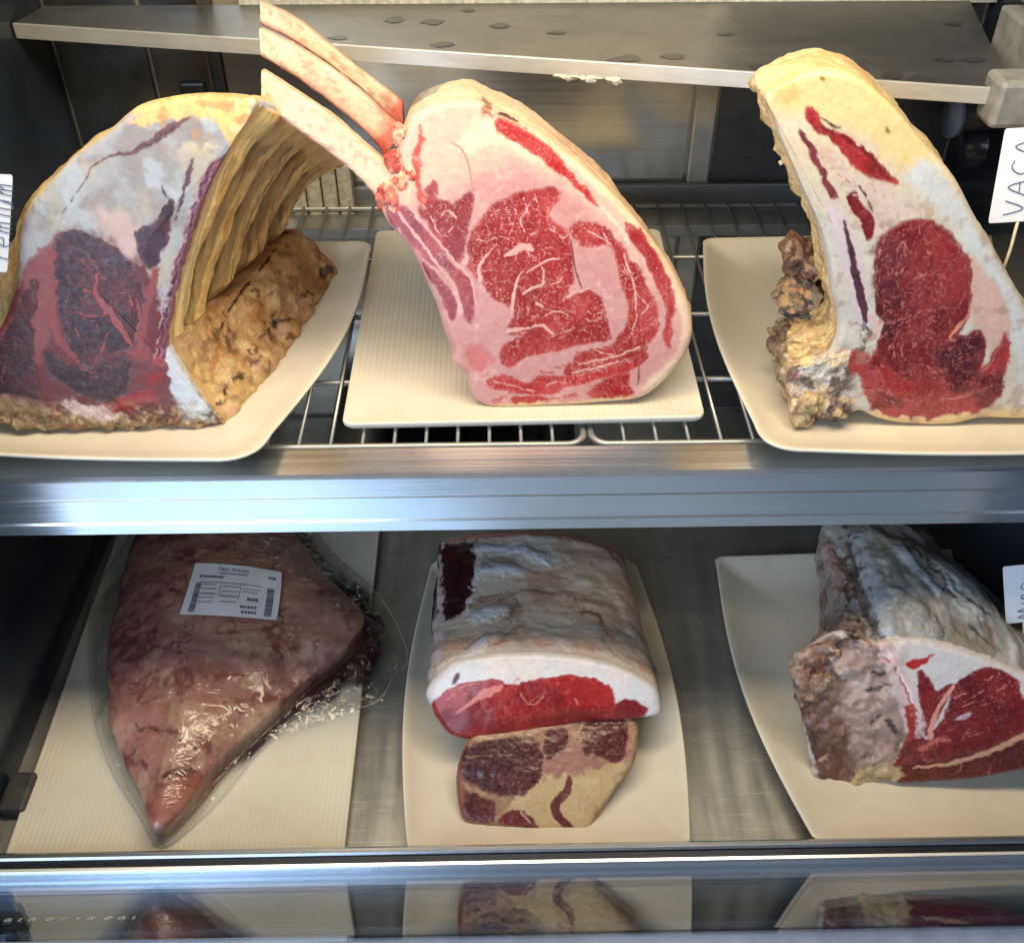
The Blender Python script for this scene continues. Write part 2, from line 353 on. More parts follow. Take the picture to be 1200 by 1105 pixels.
panel('deck', (XL, -0.215, DECK-0.015), (XR, YB, DECK), M['steel_deck'], 0.0)
tag(box('rubber_stop', (XL+0.002, -0.135, DECK+0.0005), (XL+0.032, -0.085, DECK+0.02), M['dark_rubber'], None, 0.004),
    'small black rubber block at the foot of the dark left cabinet wall', 'rubber block')
# ledge along the back wall that carries the wire racks
led = empty('rack_ledge', (0, YB-0.05, 0), 'grey metal ledge along the back wall behind the wire racks', 'ledge')
box('angle_bar', (XL+0.003, 0.535, -0.03), (XR-0.003, 0.608, -0.012), M['wire'], led, 0.002)
box('upstand', (XL+0.003, 0.600, -0.0115), (XR-0.003, 0.608, 0.018), M['wire'], led, 0.002)
# pale slats standing in for a reflection in the back wall
vt = empty('wall_reflection_block', tuple(ony(380, 235, 0.59)), 'pale ribbed block standing for a reflection low on the back wall behind the bare rib bones', 'reflection block')
a_, b_ = ony(336, 190, 0.590), ony(418, 250, 0.590)
xs = np.linspace(a_[0], b_[0], 5)
for i in range(4):
    box('pale_slat', (xs[i]+0.001, 0.578, b_[2]), (xs[i+1]-0.001, 0.604, a_[2]), M['frost'], vt, 0.004)

# ------------------------------------------------------------------ upper wire racks with the aluminium front trim
tr = empty('shelf_front_trim', (0, 0, -0.075), 'wide brushed aluminium trim along the front of the wire shelf', 'shelf trim')
prof = [(0.040, -0.001), (0.036, 0.0025), (0.004, -0.004), (0.0, -0.0075), (-0.0015, -0.0295), (0.0004, -0.0300), (0.0004, -0.0315), (-0.0015, -0.0320),
        (-0.0025, -0.060), (-0.004, -0.0625), (-0.004, -0.0755), (0.0, -0.078), (0.012, -0.078), (0.012, -0.006), (0.040, -0.006)]
extrude_x('trim_profile', prof, XL+0.004, XR-0.004, M['steel_lip'], tr)
def rack(x0, x1, label):
    r = empty('wire_rack', ((x0+x1)/2, 0.29, 0), label, 'wire rack', 'wire racks of the upper shelf')
    y0, y1, rr = 0.047, 0.580, 0.018
    loop = []
    for cx, cy, a0 in ((x1-rr, y1-rr, 0), (x0+rr, y1-rr, 90), (x0+rr, y0+rr, 180), (x1-rr, y0+rr, 270)):
        for k in range(7):
            a = R(a0+90*k/6); loop.append((cx+rr*math.cos(a), cy+rr*math.sin(a), -0.0045))
    tube('frame_wire', loop, 0.0040, M['wire'], r, 10, closed=True)
    n = int(round((x1-x0)/0.0335)); first = None
    for i in range(1, n):
        x = x0+(x1-x0)*i/n
        if first is None: first = tube('wire', [(0, y0+0.001, 0), (0, 0.3, 0), (0, y1-0.001, 0)], 0.0021, M['wire'], None, 8, ref=(0, 0, 1))
        o = first if i == 1 else first.copy()
        if i > 1: COL.objects.link(o)
        o.parent = r; o.matrix_parent_inverse = Matrix.Translation(-Vector(r.location)); o.location = (x, 0, -0.0021)
    for y in (0.165, 0.30, 0.44):
        tube('cross_wire', [(x0+0.002, y, -0.0085), ((x0+x1)/2, y, -0.0085), (x1-0.002, y, -0.0085)], 0.0032, M['wire'], r, 8, ref=(0, 0, 1))
xm = onz(690, 520, 0)[0]
rack(XL+0.01, xm-0.004, 'silver wire rack under the left and middle upper plates')
rack(xm+0.004, XR-0.01, 'silver wire rack under the right upper plate')
# drip tray below the racks, its floor catching the window light
dt = tag(box('drip_tray', (-0.19, 0.05, -0.062), (xm-0.006, 0.40, -0.060), steel('tray_steel', (0.42, 0.46, 0.52), 0.2, (120, 4, 60)), None, 0.0005),
         'shallow steel drip tray glimpsed through the wires below the middle upper plate', 'drip tray')

# ------------------------------------------------------------------ skewed sheet-metal shelf above
ZS = 0.27
A = onz(1187, 106, ZS); B = onz(-40, 25, ZS)
ex = unit(B-A); ey = np.array([-ex[1], ex[0], 0.0]); ey = ey if ey[1] > 0 else -ey
us = empty('upper_shelf', tuple(A), 'grey sheet metal shelf set askew at the top with dark drip marks', 'metal shelf')
Ls = np.linalg.norm(B-A)+0.02
def shelf_box(name, u0, u1, v0, v1, z0, z1, mat, bev=0.001, parent=us):
    mt = Matrix(((ex[0], ey[0], 0, A[0]), (ex[1], ey[1], 0, A[1]), (0, 0, 1, ZS), (0, 0, 0, 1)))
    return box(name, (u0, v0, z0), (u1, v1, z1), mat, parent, bev, mt)
Lsx = min(Ls, (A[0]-XL-0.002)/abs(ex[0]))
# the sheet stops short of the back wall: cut as a polygon
bm = bmesh.new()
def sp(u, v, z): return A+ex*u+ey*v+np.array([0, 0, z])
far0 = (YB-0.035-A[1])/ey[1]
farL = (YB-0.035-(A+ex*Lsx)[1])/ey[1]
top = [sp(0, 0.003, 0), sp(Lsx, 0.003, 0), sp(Lsx, farL, 0), sp(0, far0, 0)]
tv = [bm.verts.new(p) for p in top]; bv = [bm.verts.new(p-np.array([0, 0, 0.0025])) for p in top]
bm.faces.new(tv); bm.faces.new(bv[::-1])
for i in range(4): bm.faces.new((tv[i], bv[i], bv[(i+1) % 4], tv[(i+1) % 4]))
bmesh.ops.recalc_face_normals(bm, faces=bm.faces)
sheet = link('sheet', bm_mesh('sheet', bm), M['steel_shelf'], us, False)
shelf_box('front_edge', -0.002, Lsx, -0.001, 0.0025, -0.0165, 0.0012, M['steel_edge'], 0.0008)
shelf_box('bottom_return', 0.0, Lsx, 0.003, 0.022, -0.0165, -0.015, M['steel_edge'], 0.0004)
# dark drip marks: thin raised puddles of dried water on the sheet
M['drip'] = plain('dried_drip', (0.04, 0.04, 0.04), 0.38, var=0.5, scale=300)
for px, py, L_, W_ in ((462, 23, 21, 8), (506, 26, 25, 8), (585, 30, 22, 7), (518, 52, 25, 7), (652, 38, 20, 5), (738, 68, 24, 8), (788, 66, 24, 7),
                       (722, 70, 18, 5), (893, 78, 26, 6), (1118, 28, 20, 6), (1140, 70, 24, 7), (1108, 69, 20, 6), (1045, 88, 22, 8), (1080, 92, 26, 9), (396, 44, 20, 6), (548, 12, 16, 5), (850, 40, 18, 5)):
    c = onz(px, py, ZS+0.0008); k = 1.35/1200
    bm = bmesh.new(); rs = np.random.RandomState(int(px)); vs_ = []
    for t in np.linspace(0, 2*np.pi, 14, endpoint=False):
        rr = 1+0.12*rs.randn(); f = 0.75 if math.cos(t) < -0.3 else 1.0
        vs_.append(bm.verts.new((c[0]+k*L_/2*rr*math.cos(t), c[1]+k*W_*1.35*f*rr*math.sin(t)*0.9, ZS+0.0006)))
    cv = bm.verts.new((c[0], c[1], ZS+0.0009))
    for i in range(14): bm.faces.new((vs_[i], vs_[(i+1) % 14], cv))
    bmesh.ops.recalc_face_normals(bm, faces=bm.faces)
    link('drip_mark', bm_mesh('drip_mark', bm), M['drip'], us)
# crust hanging from the front edge
def blob(name, c, r, mat, parent=None, seed=0, amp=0.25, sub=4, sc=None, scale=1.6):
    bm = bmesh.new(); bmesh.ops.create_icosphere(bm, subdivisions=sub, radius=1.0)
    P = np.array([v.co[:] for v in bm.verts])
    d = 1+amp*fbm(P+seed*3.1, scale, 4, seed)
    P = P*d[:, None]*np.array(r)+np.array(c)
    for v, p in zip(bm.verts, P): v.co = p
    return link(name, bm_mesh(name, bm), mat, parent)
for i, px in enumerate((652, 660, 668, 676, 684, 692, 700, 716, 722)):
    e = A+ex*((onz(px, 75+(px-640)*0.068+2, ZS)-A)@ex)
    blob('crust', e+np.array([0, 0.0, -0.0165-0.0008*(i % 3)]), (0.006+0.002*(i % 2), 0.0025, 0.0018+0.0012*((i*7) % 3)), M['frost'], us, i, 0.5, 3)
# right-hand shelf bracket, clamp and hose
br = empty('shelf_bracket', tuple(A), 'pale cast bracket holding the right end of the upper shelf', 'bracket')
c = ony(1190, 118, A[1]-0.005)
box('clamp_block', (c[0]-0.026, c[1]-0.014, c[2]-0.026), (XR-0.001, c[1]+0.03, c[2]+0.024), M['bracket'], br, 0.006)
box('wall_plate', (c[0]+0.036, c[1]+0.035, c[2]-0.02), (XR-0.001, c[1]+0.17, c[2]+0.045), M['bracket'], br, 0.004)
box('cover', (c[0]+0.052, c[1]+0.09, c[2]+0.046), (XR-0.001, YB-0.02, c[2]+0.11), plain('bluish_cover', (0.20, 0.25, 0.38), 0.4), br, 0.012)
st = tag(box('wall_standard', tuple(ony(1122, 250, 0.60)-np.array([0.008, 0, 0.12])), tuple(ony(1133, 180, 0.60)+np.array([0.008, 0.012, 0.0])), M['bracket'], None, 0.002),
         'slim vertical steel standard on the back wall at the right end', 'wall standard')
hs = empty('drain_hose', tuple(ony(1120, 140, 0.50)), 'dark drain hose with a pale blue collar under the right shelf end', 'hose')
h0 = ony(1118, 137, 0.52)
tube('hose', [h0, h0+np.array([0.05, 0.002, 0.003]), h0+np.array([0.13, 0.01, 0.0])], 0.020, M['dark_rubber'], hs, 20)
tube('collar', [h0+np.array([-0.006, 0, 0]), h0+np.array([0.004, 0, 0])], 0.0265, plain('blue_collar', (0.26, 0.33, 0.52), 0.35), hs, 28)
h1 = ony(1124, 172, 0.53)
tube('pipe', [h1, h1+np.array([0.06, 0, 0]), h1+np.array([0.13, 0.004, 0])], 0.030, M['dark_side'], hs, 24)
# pale strip along the back where the shelf meets the wall
stp = empty('back_strip', (0, YB-0.03, ZS), 'pale crusted strip along the wall behind the upper shelf', 'strip')
extrude_x('strip', [(YB-0.030, ZS-0.004), (YB-0.030, ZS+0.010), (YB-0.007, ZS+0.03), (YB-0.007, ZS-0.004)], ony(280, 3, YB-0.03)[0], XR-0.004, M['frost'], stp)

# ------------------------------------------------------------------ front rail and tilted glass
rl = empty('front_rail', (0, -0.21, -0.36), 'chromed double rail along the front of the lower deck', 'rail')
yR, zR = -0.203, -0.362
M['chrome'] = steel('polished_rail', (0.52, 0.54, 0.57), 0.26, (1.2, 200, 200), rvar=0.06, cvar=0.10)
M['groove'] = plain('dark_groove', (0.03, 0.035, 0.05), 0.25, metal=0.6)
extrude_x('rail_back', [(yR+0.007, zR-0.04), (yR+0.007, zR-0.003), (yR+0.004, zR), (yR-0.001, zR), (yR-0.003, zR-0.002), (yR-0.003, zR-0.04)], XL+0.002, XR-0.002, M['chrome'], rl)
extrude_x('seal_groove', [(yR-0.0032, zR-0.04), (yR-0.0032, zR-0.0045), (yR-0.0118, zR-0.0050), (yR-0.0118, zR-0.04)], XL+0.002, XR-0.002, M['groove'], rl)
extrude_x('rail_front', [(yR-0.0118, zR-0.04), (yR-0.0118, zR-0.002), (yR-0.013, zR-0.0006), (yR-0.0162, zR-0.0010), (yR-0.0176, zR-0.0024), (yR-0.0176, zR-0.04)], XL+0.002, XR-0.002, M['chrome'], rl)
extrude_x('kick_plate', [(yR+0.0072, DECK-0.06), (yR+0.0072, zR-0.041), (yR-0.018, zR-0.041), (yR-0.018, DECK-0.06)], XL, XR, M['groove'], rl)
ALPHA = R(48.0)
def glass_fresnel(nt, ln, normal=None):
    # same reflectance on both faces of a thin pane (the ray is not bent inside it)
    ge = N(nt, 'ShaderNodeNewGeometry'); mr = N(nt, 'ShaderNodeMapRange'); mr.inputs['To Min'].default_value = 1.52; mr.inputs['To Max'].default_value = 1/1.52
    ln.new(ge.outputs['Backfacing'], mr.inputs['Value']); f_ = N(nt, 'ShaderNodeFresnel'); ln.new(mr.outputs[0], f_.inputs['IOR'])
    if normal: ln.new(normal, f_.inputs['Normal'])
    return f_
g0 = np.array([0, yR-0.0182, zR-0.0015]); gd = np.array([0, -math.cos(ALPHA), math.sin(ALPHA)]); gn = np.array([0, math.sin(ALPHA), math.cos(ALPHA)])
m, nt, ln, b = nodes('front_glass')
out = nt['Material Output']
trn = N(nt, 'ShaderNodeBsdfTransparent'); trn.inputs['Color'].default_value = (0.86, 0.92, 0.95, 1)
gl = N(nt, 'ShaderNodeBsdfGlossy'); gl.inputs['Roughness'].default_value = 0.02; gl.inputs['Color'].default_value = (0.92, 0.95, 1, 1)
fr = glass_fresnel(nt, ln)
ms = N(nt, 'ShaderNodeMixShader')
ln.new(fr.outputs[0], ms.inputs['Fac']); ln.new(trn.outputs[0], ms.inputs[1]); ln.new(gl.outputs[0], ms.inputs[2]); ln.new(ms.outputs[0], out.inputs['Surface'])
nt.remove(b); M['glass'] = m
gt = empty('glass_flap', tuple(g0), 'tilted front glass flap below the rail mirroring the lower plates', 'glass flap')
def gp(x, a, h): return np.array([x, 0, 0])+g0+gd*a+gn*h
bm = bmesh.new()
vs_ = [bm.verts.new(gp(x, a, h)) for h in (0.0, -0.005) for (x, a) in ((XL+0.01, 0), (XR-0.01, 0), (XR-0.01, 0.22), (XL+0.01, 0.22))]
bm.faces.new(vs_[:4]); bm.faces.new(vs_[4:][::-1])
for i in range(4): bm.faces.new((vs_[i], vs_[4+i], vs_[4+(i+1) % 4], vs_[(i+1) % 4]))
bmesh.ops.recalc_face_normals(bm, faces=bm.faces)
link('pane', bm_mesh('pane', bm), M['glass'], gt, False)
# cabinet front below the flap: slats added for the stripes reflected in the glass, a dark base, and the shop floor
cb = empty('cabinet_base', (0, -0.25, -0.75), 'dark cabinet base with slats added for the reflected stripes, seen through the glass flap', 'cabinet base')
M['stripe_slat'] = plain('stripe_slat_paint', (0.42, 0.46, 0.58), 0.35, var=0.15, metal=0.2)
box('base_panel', (XL, -0.235, -1.1), (XR, -0.19, -0.47), M['groove'], cb, 0.001)
for i in range(14):
    z = -0.49-i*0.04
    box('stripe_slat', (XL+0.01, -0.2585+0.0, z-0.022), (XR-0.01, -0.236, z), M['stripe_slat'], cb, 0.003)
panel('floor', (-3, -3.5, -1.13), (3, 1.5, -1.10), plain('shop_floor', (0.58, 0.60, 0.64), 0.16, var=0.2, scale=3), 0.0)

# ------------------------------------------------------------------ plates
def rounded(corners, radii, bulge, sub=14):
    """closed outline from corner points (x, y), corner radii and outward side bulges"""
    C = [np.array(c, float) for c in corners]; n = len(C); out = []
    cen = sum(C)/n
    for i in range(n):
        p, c, q = C[i-1], C[i], C[(i+1) % n]
        a = unit(p-c); b_ = unit(q-c); r_ = radii[i]
        s, e = c+a*r_, c+b_*r_
        for t in np.linspace(0, 1, sub):
            out.append((1-t)**2*s+2*t*(1-t)*c+t*t*e)
        s2 = e; e2 = q+unit(c-q)*radii[(i+1) % n]
        nrm = np.array([(e2-s2)[1], -(e2-s2)[0]]); nrm = unit(nrm)
        if np.dot(nrm, (s2+e2)/2-cen) < 0: nrm = -nrm
        for t in np.linspace(0, 1, 26)[1:-1]:
            out.append(s2+(e2-s2)*t+nrm*bulge[i]*math.sin(math.pi*t)**1.0)
    return np.array(out)
def plate(name, outline, z0, rings, mat, label, group=None):
    """rings of (scale about the centre, height) from the foot round the rim to the middle"""
    O = np.asarray(outline).copy(); c = O.mean(0)
    if z0 < -0.2: O[:, 1] = np.maximum(O[:, 1], yR+0.0085+0.02*np.abs(O[:, 0]-c[0])**2)      # the plates stop against the rail
    n = len(O); V = []
    for s, z in rings:
        # pull in by an absolute inset so that the rim keeps one width
        L = np.linalg.norm(O-c, axis=1)[:, None]
        V.append(np.column_stack([c+(O-c)*s, np.full(n, z0+z)]))
    V = np.concatenate(V); m_ = len(rings); F = []
    idx = np.arange(n); nx = np.roll(idx, -1)
    for k in range(m_-1): F.append(np.column_stack([k*n+idx, k*n+nx, (k+1)*n+nx, (k+1)*n+idx]))
    F = np.concatenate(F)
    me = np_mesh(name, V, F); bm = bmesh.new(); bm.from_mesh(me); bm.verts.ensure_lookup_table()
    bm.faces.new([bm.verts[i] for i in range(n)]); bm.faces.new([bm.verts[(m_-1)*n+i] for i in range(n)])
    bmesh.ops.recalc_face_normals(bm, faces=bm.faces); bm.to_mesh(me); bm.free()
    return tag(link(name, me, mat), label, 'plate', group)
def px_corners(pts, z): return [onz(x, y, z)[:2] for x, y in pts]
H_ = 0.028
COUPE = [(0.60, 0.0), (0.66, 0.0), (0.80, 0.006), (0.92, 0.017), (0.985, H_-0.006), (1.0, H_-0.003), (1.002, H_-0.001), (0.997, H_), (0.985, H_-0.0005), (0.95, H_-0.005),
         (0.90, 0.0175), (0.84, 0.0125), (0.76, 0.0095), (0.66, 0.0083), (0.5, 0.008), (0.2, 0.008)]
FLAT = [(0.90, 0.0), (0.93, 0.0), (0.985, 0.004), (0.998, 0.008), (1.0, 0.0105), (0.998, 0.0125), (0.992, 0.0135), (0.985, 0.0130), (0.965, 0.0120), (0.6, 0.0118), (0.2, 0.0118)]
o = rounded(px_corners([(300, 541), (440, 282), (-110, 300), (-190, 520)], H_), (0.045, 0.030, 0.04, 0.05), (0.022, 0.004, 0.02, 0.006))
plate('square_plate', o, 0.0005, COUPE, M['plate'], 'cream coupe plate carrying the dark aged rib roast at the upper left')
o = rounded(px_corners([(893, 527), (1320, 530), (1255, 276), (822, 279)], H_), (0.042, 0.04, 0.03, 0.018), (0.004, 0.02, 0.004, 0.016))
plate('square_plate', o, 0.0005, COUPE, M['plate'], 'cream coupe plate under the upper right roast with the card')
o = rounded(px_corners([(400, 497), (827, 488), (773, 268), (441, 270)], 0.0135), (0.012,)*4, (0.0,)*4)
plate('oblong_plate', o, 0.0005, FLAT, M['plate_rib'], 'finely ribbed white oblong plate under the red roast with bare rib bones')
o = rounded(px_corners([(-2, 1022), (402, 1012), (449, 590), (146, 600)], DECK+0.0135), (0.006,)*4, (0.0,)*4)
plate('oblong_plate', o, DECK+0.0005, FLAT, M['plate_rib'], 'ribbed white oblong plate under the vacuum packed cut on the lower deck')
o = rounded(px_corners([(478, 1030), (812, 1028), (745, 655), (505, 655)], DECK+H_), (0.012, 0.012, 0.022, 0.022), (0.003, 0.020, 0.003, 0.020))
plate('square_plate', o, DECK+0.0005, COUPE, M['plate'], 'narrow curved cream plate holding two stacked cuts on the lower deck')
o = rounded(px_corners([(980, 1035), (1420, 1010), (1330, 640), (836, 652)], DECK+H_), (0.02, 0.04, 0.03, 0.016), (0.003, 0.02, 0.003, 0.026))
plate('square_plate', o, DECK+0.0005, COUPE, M['plate'], 'wide cream coupe plate under the grey topped roast at the lower right')

# ------------------------------------------------------------------ meat: lofted solids with painted, surface-anchored colour
def sdf2(P, poly):
    """signed distance (positive inside) of 2-D points to a closed polygon"""
    d2 = np.full(len(P), 1e9); ins = np.zeros(len(P), bool)
    A_ = poly; B_ = np.roll(poly, -1, 0)
    for a, b in zip(A_, B_):
        e = b-a; w_ = P-a; L = e@e+1e-18
        t = np.clip((w_@e)/L, 0, 1)
        q = w_-t[:, None]*e; d2 = np.minimum(d2, (q*q).sum(1))
        c1 = (a[1] <= P[:, 1]) != (b[1] <= P[:, 1])
        if c1.any():
            xx = a[0]+(P[:, 1]-a[1])/(b[1]-a[1]+1e-18)*e[0]
            ins ^= c1 & (P[:, 0] < xx)
    d = np.sqrt(d2); return np.where(ins, d, -d)

class Piece:
    def __init__(s, secs, cen, nf, n=640, rings=110, side=120, back=5, bulge=0.004, rnd=0.009, vexp=1.0):
        """secs: list of (K,3) matching control outlines, first is the front cut; cen: point on the front cut"""
        K = len(secs[0]); s.K = K
        ch = np.linalg.norm(np.roll(secs[0], -1, 0)-secs[0], axis=1); per = np.maximum(2, np.round(ch/ch.sum()*n)).astype(int)
        S = [catmull(q, True, per) for q in secs]; n = len(S[0]); s.n = n
        u = np.concatenate([i+np.arange(p)/p for i, p in enumerate(per)])
        nf = unit(nf); s.nf = nf; s.cen = np.array(cen)
        S0 = S[0]
        t = np.linspace(0, 1, rings+1)[1:]
        V = [np.array([cen])+nf*bulge]; rr = [np.zeros(1)]; uu = [np.zeros(1)]; vv = [np.zeros(1)]
        for q in t:
            q0 = 0.86; rad = np.linalg.norm(S0-cen, axis=1)[:, None]; e0 = 1-np.minimum(rnd*1.1/rad, 0.3)
            tq = max(0.0, (q-q0)/(1-q0)); e = (q/q0)*e0 if q <= q0 else e0+(1-e0)*math.sin(tq*math.pi/2)
            V.append(cen+(S0-cen)*e+nf*(bulge*(1-q**2.2)-rnd*(1-math.cos(tq*math.pi/2)))); rr.append(np.full(n, q)); uu.append(u); vv.append(np.zeros(n))
        # side, Catmull-Rom between the sections
        Q = len(S)
        for k in range(1, side+1):
            f = (k/side)**vexp*(Q-1); i = min(int(f), Q-2); w_ = f-i
            p0, p1, p2, p3 = S[max(i-1, 0)], S[i], S[i+1], S[min(i+2, Q-1)]
            P = 0.5*((2*p1)+(-p0+p2)*w_+(2*p0-5*p1+4*p2-p3)*w_**2+(-p0+3*p1-3*p2+p3)*w_**3)
            V.append(P-nf*rnd*(1-k/side)**3); rr.append(np.full(n, 1.0)); uu.append(u); vv.append(np.full(n, k/side))
        cb = S[-1].mean(0)
        for k in range(1, back+1):
            q = 1-k/back*0.98; V.append(cb+(S[-1]-cb)*q-nf*0.01*(1-q*q)); rr.append(np.full(n, 2.0)); uu.append(u); vv.append(np.full(n, 1.0))
        s.V = np.concatenate([np.atleast_2d(x) for x in V]); s.rr = np.concatenate(rr); s.uu = np.concatenate(uu); s.vv = np.concatenate(vv)
        tot = rings+side+back
        idx = np.arange(n); nx = np.roll(idx, -1); F = [np.column_stack([np.zeros(n, int), 1+idx, 1+nx, 1+nx])]
        for k in range(tot-1):
            a = 1+k*n; F.append(np.column_stack([a+idx, a+n+idx, a+n+nx, a+nx]))
        F = np.concatenate(F); s.F = F
        s.normals()
        if s.Nn[:1+n*5].mean(0)@nf < 0:
            s.F = s.F[:, ::-1].copy(); s.normals()
        s.cap = s.rr < 0.999; s.side = ~s.cap
        s.sw = s.side*smooth(0.0, 0.12, s.vv); s.sw = np.where(s.rr > 1.5, 1.0, s.sw)
        s.col = np.ones((len(s.V), 3))*0.5; s.lean = np.zeros(len(s.V)); s.dry = np.zeros(len(s.V)); s.dV = np.zeros(len(s.V)); s.tri0 = n
        s.refresh()
    def normals(s):
        V, F = s.V, s.F
        nn = np.cross(V[F[:, 2]]-V[F[:, 0]], V[F[:, 3]]-V[F[:, 1]])
        deg = np.linalg.norm(V[F[:, 3]]-V[F[:, 2]], axis=1) < 1e-12
        Nn = np.zeros_like(V)
        for c in range(4):
            for ax in range(3): Nn[:, ax] += np.bincount(F[:, c], nn[:, ax], len(V))
        s.Nn = Nn/np.maximum(np.linalg.norm(Nn, axis=1), 1e-15)[:, None]
    def refresh(s):
        s.px, s.dep = proj(s.V); s.face = ((CAM-s.V)*s.Nn).sum(1) > 0
    def push(s, amt):
        s.V = s.V+s.Nn*np.asarray(amt)[:, None]; s.normals(); s.refresh()
    def mm(s): return 0.85e-3
    def idx(s, on):
        key = (on, id(s.V))
        if getattr(s, '_ik', {}).get('id') != id(s.V): s._ik = {'id': id(s.V)}
        if on not in s._ik:
            r_ = np.where(s.region(on))[0]; f_ = r_[s.face[r_]]; s._ik[on] = (r_, f_, s.px[f_], s.dep[f_])
        return s._ik[on]
    def region(s, on):
        if on == 'cap': return s.rr < 0.9995
        if on == 'side': return (s.rr > 0.985) & (s.rr < 1.5)
        return s.rr < 1.5
    def anchor(s, pts, on):
        _, m, P, D = s.idx(on); out = []
        for p in pts:
            d = ((P-np.array(p))**2).sum(1); k = d.argmin()
            near = np.where(d < max(d[k], 9.0)+1e-9)[0]
            k = near[D[near].argmin()] if d[k] < 9 else k
            # slide along the local scale so that points beyond the edge stay beyond it
            off = np.array(p)-P[k]; sc = D[k]/FPX
            out.append(s.V[m[k]]+(RT*off[0]-UP*off[1])*sc*(1 if d[k] > 9 else 0))
        return np.array(out)
    def warpV(s, amp, scale=110, seed=5):
        if amp <= 0: return s.V
        key = (scale, seed)
        if not hasattr(s, '_w'): s._w = {}
        if key not in s._w: s._w[key] = np.stack([fbm(s.V, scale, 3, seed+11*i, 0.6)+0.22*fbm(s.V, scale*5, 2, seed+40+11*i, 0.6) for i in range(3)], 1)
        w_ = s._w[key]
        return s.V+(w_ if len(w_) == len(s.V) else 0)*amp*1e-3
    def fill(s, pts, rgb, fe=1.5, warp=2.4, on='cap', lean=None, tol=0.06, amt=1.0, wscale=110, wseed=5, straight=False, push=0.0, grow=None):
        A3 = s.anchor(pts, on)
        if not straight: A3 = catmull(A3, True, sub=4)
        c = A3.mean(0); U, S_, Vt = np.linalg.svd(A3-c, full_matrices=False); e1, e2, e3 = Vt
        m = s.region(on)
        Q = s.warpV(warp, wscale, wseed)
        X = np.column_stack([(Q-c)@e1, (Q-c)@e2]); h = np.abs((Q-c)@e3)
        poly = np.column_stack([(A3-c)@e1, (A3-c)@e2])
        lo = poly.min(0)-0.006; hi = poly.max(0)+0.006
        m = m & (X > lo).all(1) & (X < hi).all(1) & (h < tol)
        k = np.where(m)[0]; mask = np.zeros(len(s.V))
        if len(k) == 0: return mask
        d = sdf2(X[k], poly)
        d = d+1e-3*((0.9 if lean else 0.0) if grow is None else grow)
        mask[k] = smooth(-fe*1e-3, fe*1e-3, d); s.dV += push*mask
        s.apply(mask*amt, rgb, lean)
        if lean and lean > 0.3:      # the cut muscle pales where it runs out into fat
            rim_ = np.zeros(len(s.V)); rim_[k] = (1-smooth(0, 3.2e-3, d))*mask[k]; s.apply(rim_*0.38*amt, 0.5*srgb(*rgb)+0.5*srgb(218, 150, 140))
        return mask*amt
    def veins(s, boxes, n, rgb, seed, wmax=2.6, lean=0.05, drift=(0.35, 1.0), amt=0.9, minlean=0.4):
        """branching seams of fat that start, thicken and fade inside the muscle"""
        rs = np.random.RandomState(seed); m = np.where(s.cap & (s.lean > minlean))[0]
        for q in range(n):
            b_ = boxes[q % len(boxes)]; c = np.where((s.px[m, 0] > b_[0]) & (s.px[m, 0] < b_[2]) & (s.px[m, 1] > b_[1]) & (s.px[m, 1] < b_[3]))[0]
            if len(c) == 0: continue
            p_ = s.px[m[c[rs.randint(len(c))]]].copy(); a = math.atan2(drift[1], drift[0])+rs.randn()*0.5+(math.pi if rs.rand() < 0.5 else 0)
            pts = [p_.copy()]; L = rs.uniform(5, 11)
            for _ in range(rs.randint(2, 5)):
                a += rs.randn()*0.45; p_ = p_+L*np.array([math.cos(a), math.sin(a)]); pts.append(p_.copy())
            w0 = rs.uniform(0.7, 1.0)*wmax*rs.choice([0.45, 0.6, 1.0]); ws = [w0*f for f in np.sin(np.linspace(0.25, math.pi-0.1, len(pts)))]
            s.stroke(pts, ws, rgb, 0.5, 1.4, lean=lean, amt=amt*rs.uniform(0.6, 1))
            if rs.rand() < 0.6:
                i = rs.randint(len(pts)); a2 = a+rs.choice([-1, 1])*rs.uniform(0.7, 1.3); e_ = [pts[i]+L*0.7*j*np.array([math.cos(a2), math.sin(a2)]) for j in (0, 1, 2)]
                s.stroke(e_, [w0*0.8, w0*0.6, w0*0.2], rgb, 0.45, 1.4, lean=lean, amt=amt*0.8)
    def stroke(s, pts, wpx, rgb, fe=0.55, warp=0.9, on='cap', lean=0.0, amt=1.0, wscale=110, wseed=5, push=0.0):
        """polyline on the surface; wpx one width or one per point (photograph pixels)"""
        A3 = s.anchor(pts, on); A3 = catmull(A3, False, sub=5); L = len(A3)
        wd = np.interp(np.linspace(0, 1, L), np.linspace(0, 1, len(wpx) if not np.isscalar(wpx) else 2), wpx if not np.isscalar(wpx) else [wpx, wpx])*0.5*s.dep.mean()/FPX
        lo = A3.min(0)-0.008-wd.max()-warp*1e-3; hi = A3.max(0)+0.008+wd.max()+warp*1e-3
        k = s.idx(on)[0]; Vk = s.V[k]
        for ax in range(3):
            t_ = (Vk[:, ax] > lo[ax]) & (Vk[:, ax] < hi[ax]); k = k[t_]; Vk = Vk[t_]
        mask = np.zeros(len(s.V))
        if len(k) == 0: return mask
        s.warpV(warp, wscale, wseed); P = Vk+s._w[(wscale, wseed)][k]*warp*1e-3 if warp > 0 else Vk
        best = np.full(len(k), -1e9)
        for i in range(L-1):
            a, b = A3[i], A3[i+1]; e = b-a; t = np.clip(((P-a)@e)/(e@e+1e-18), 0, 1)
            d = np.linalg.norm(P-a-t[:, None]*e, axis=1); best = np.maximum(best, wd[i]*(1-t)+wd[i+1]*t-d)
        mask[k] = smooth(-fe*1e-3, fe*1e-3, best); s.dV += push*mask
        return s.apply(mask*amt, rgb, lean)
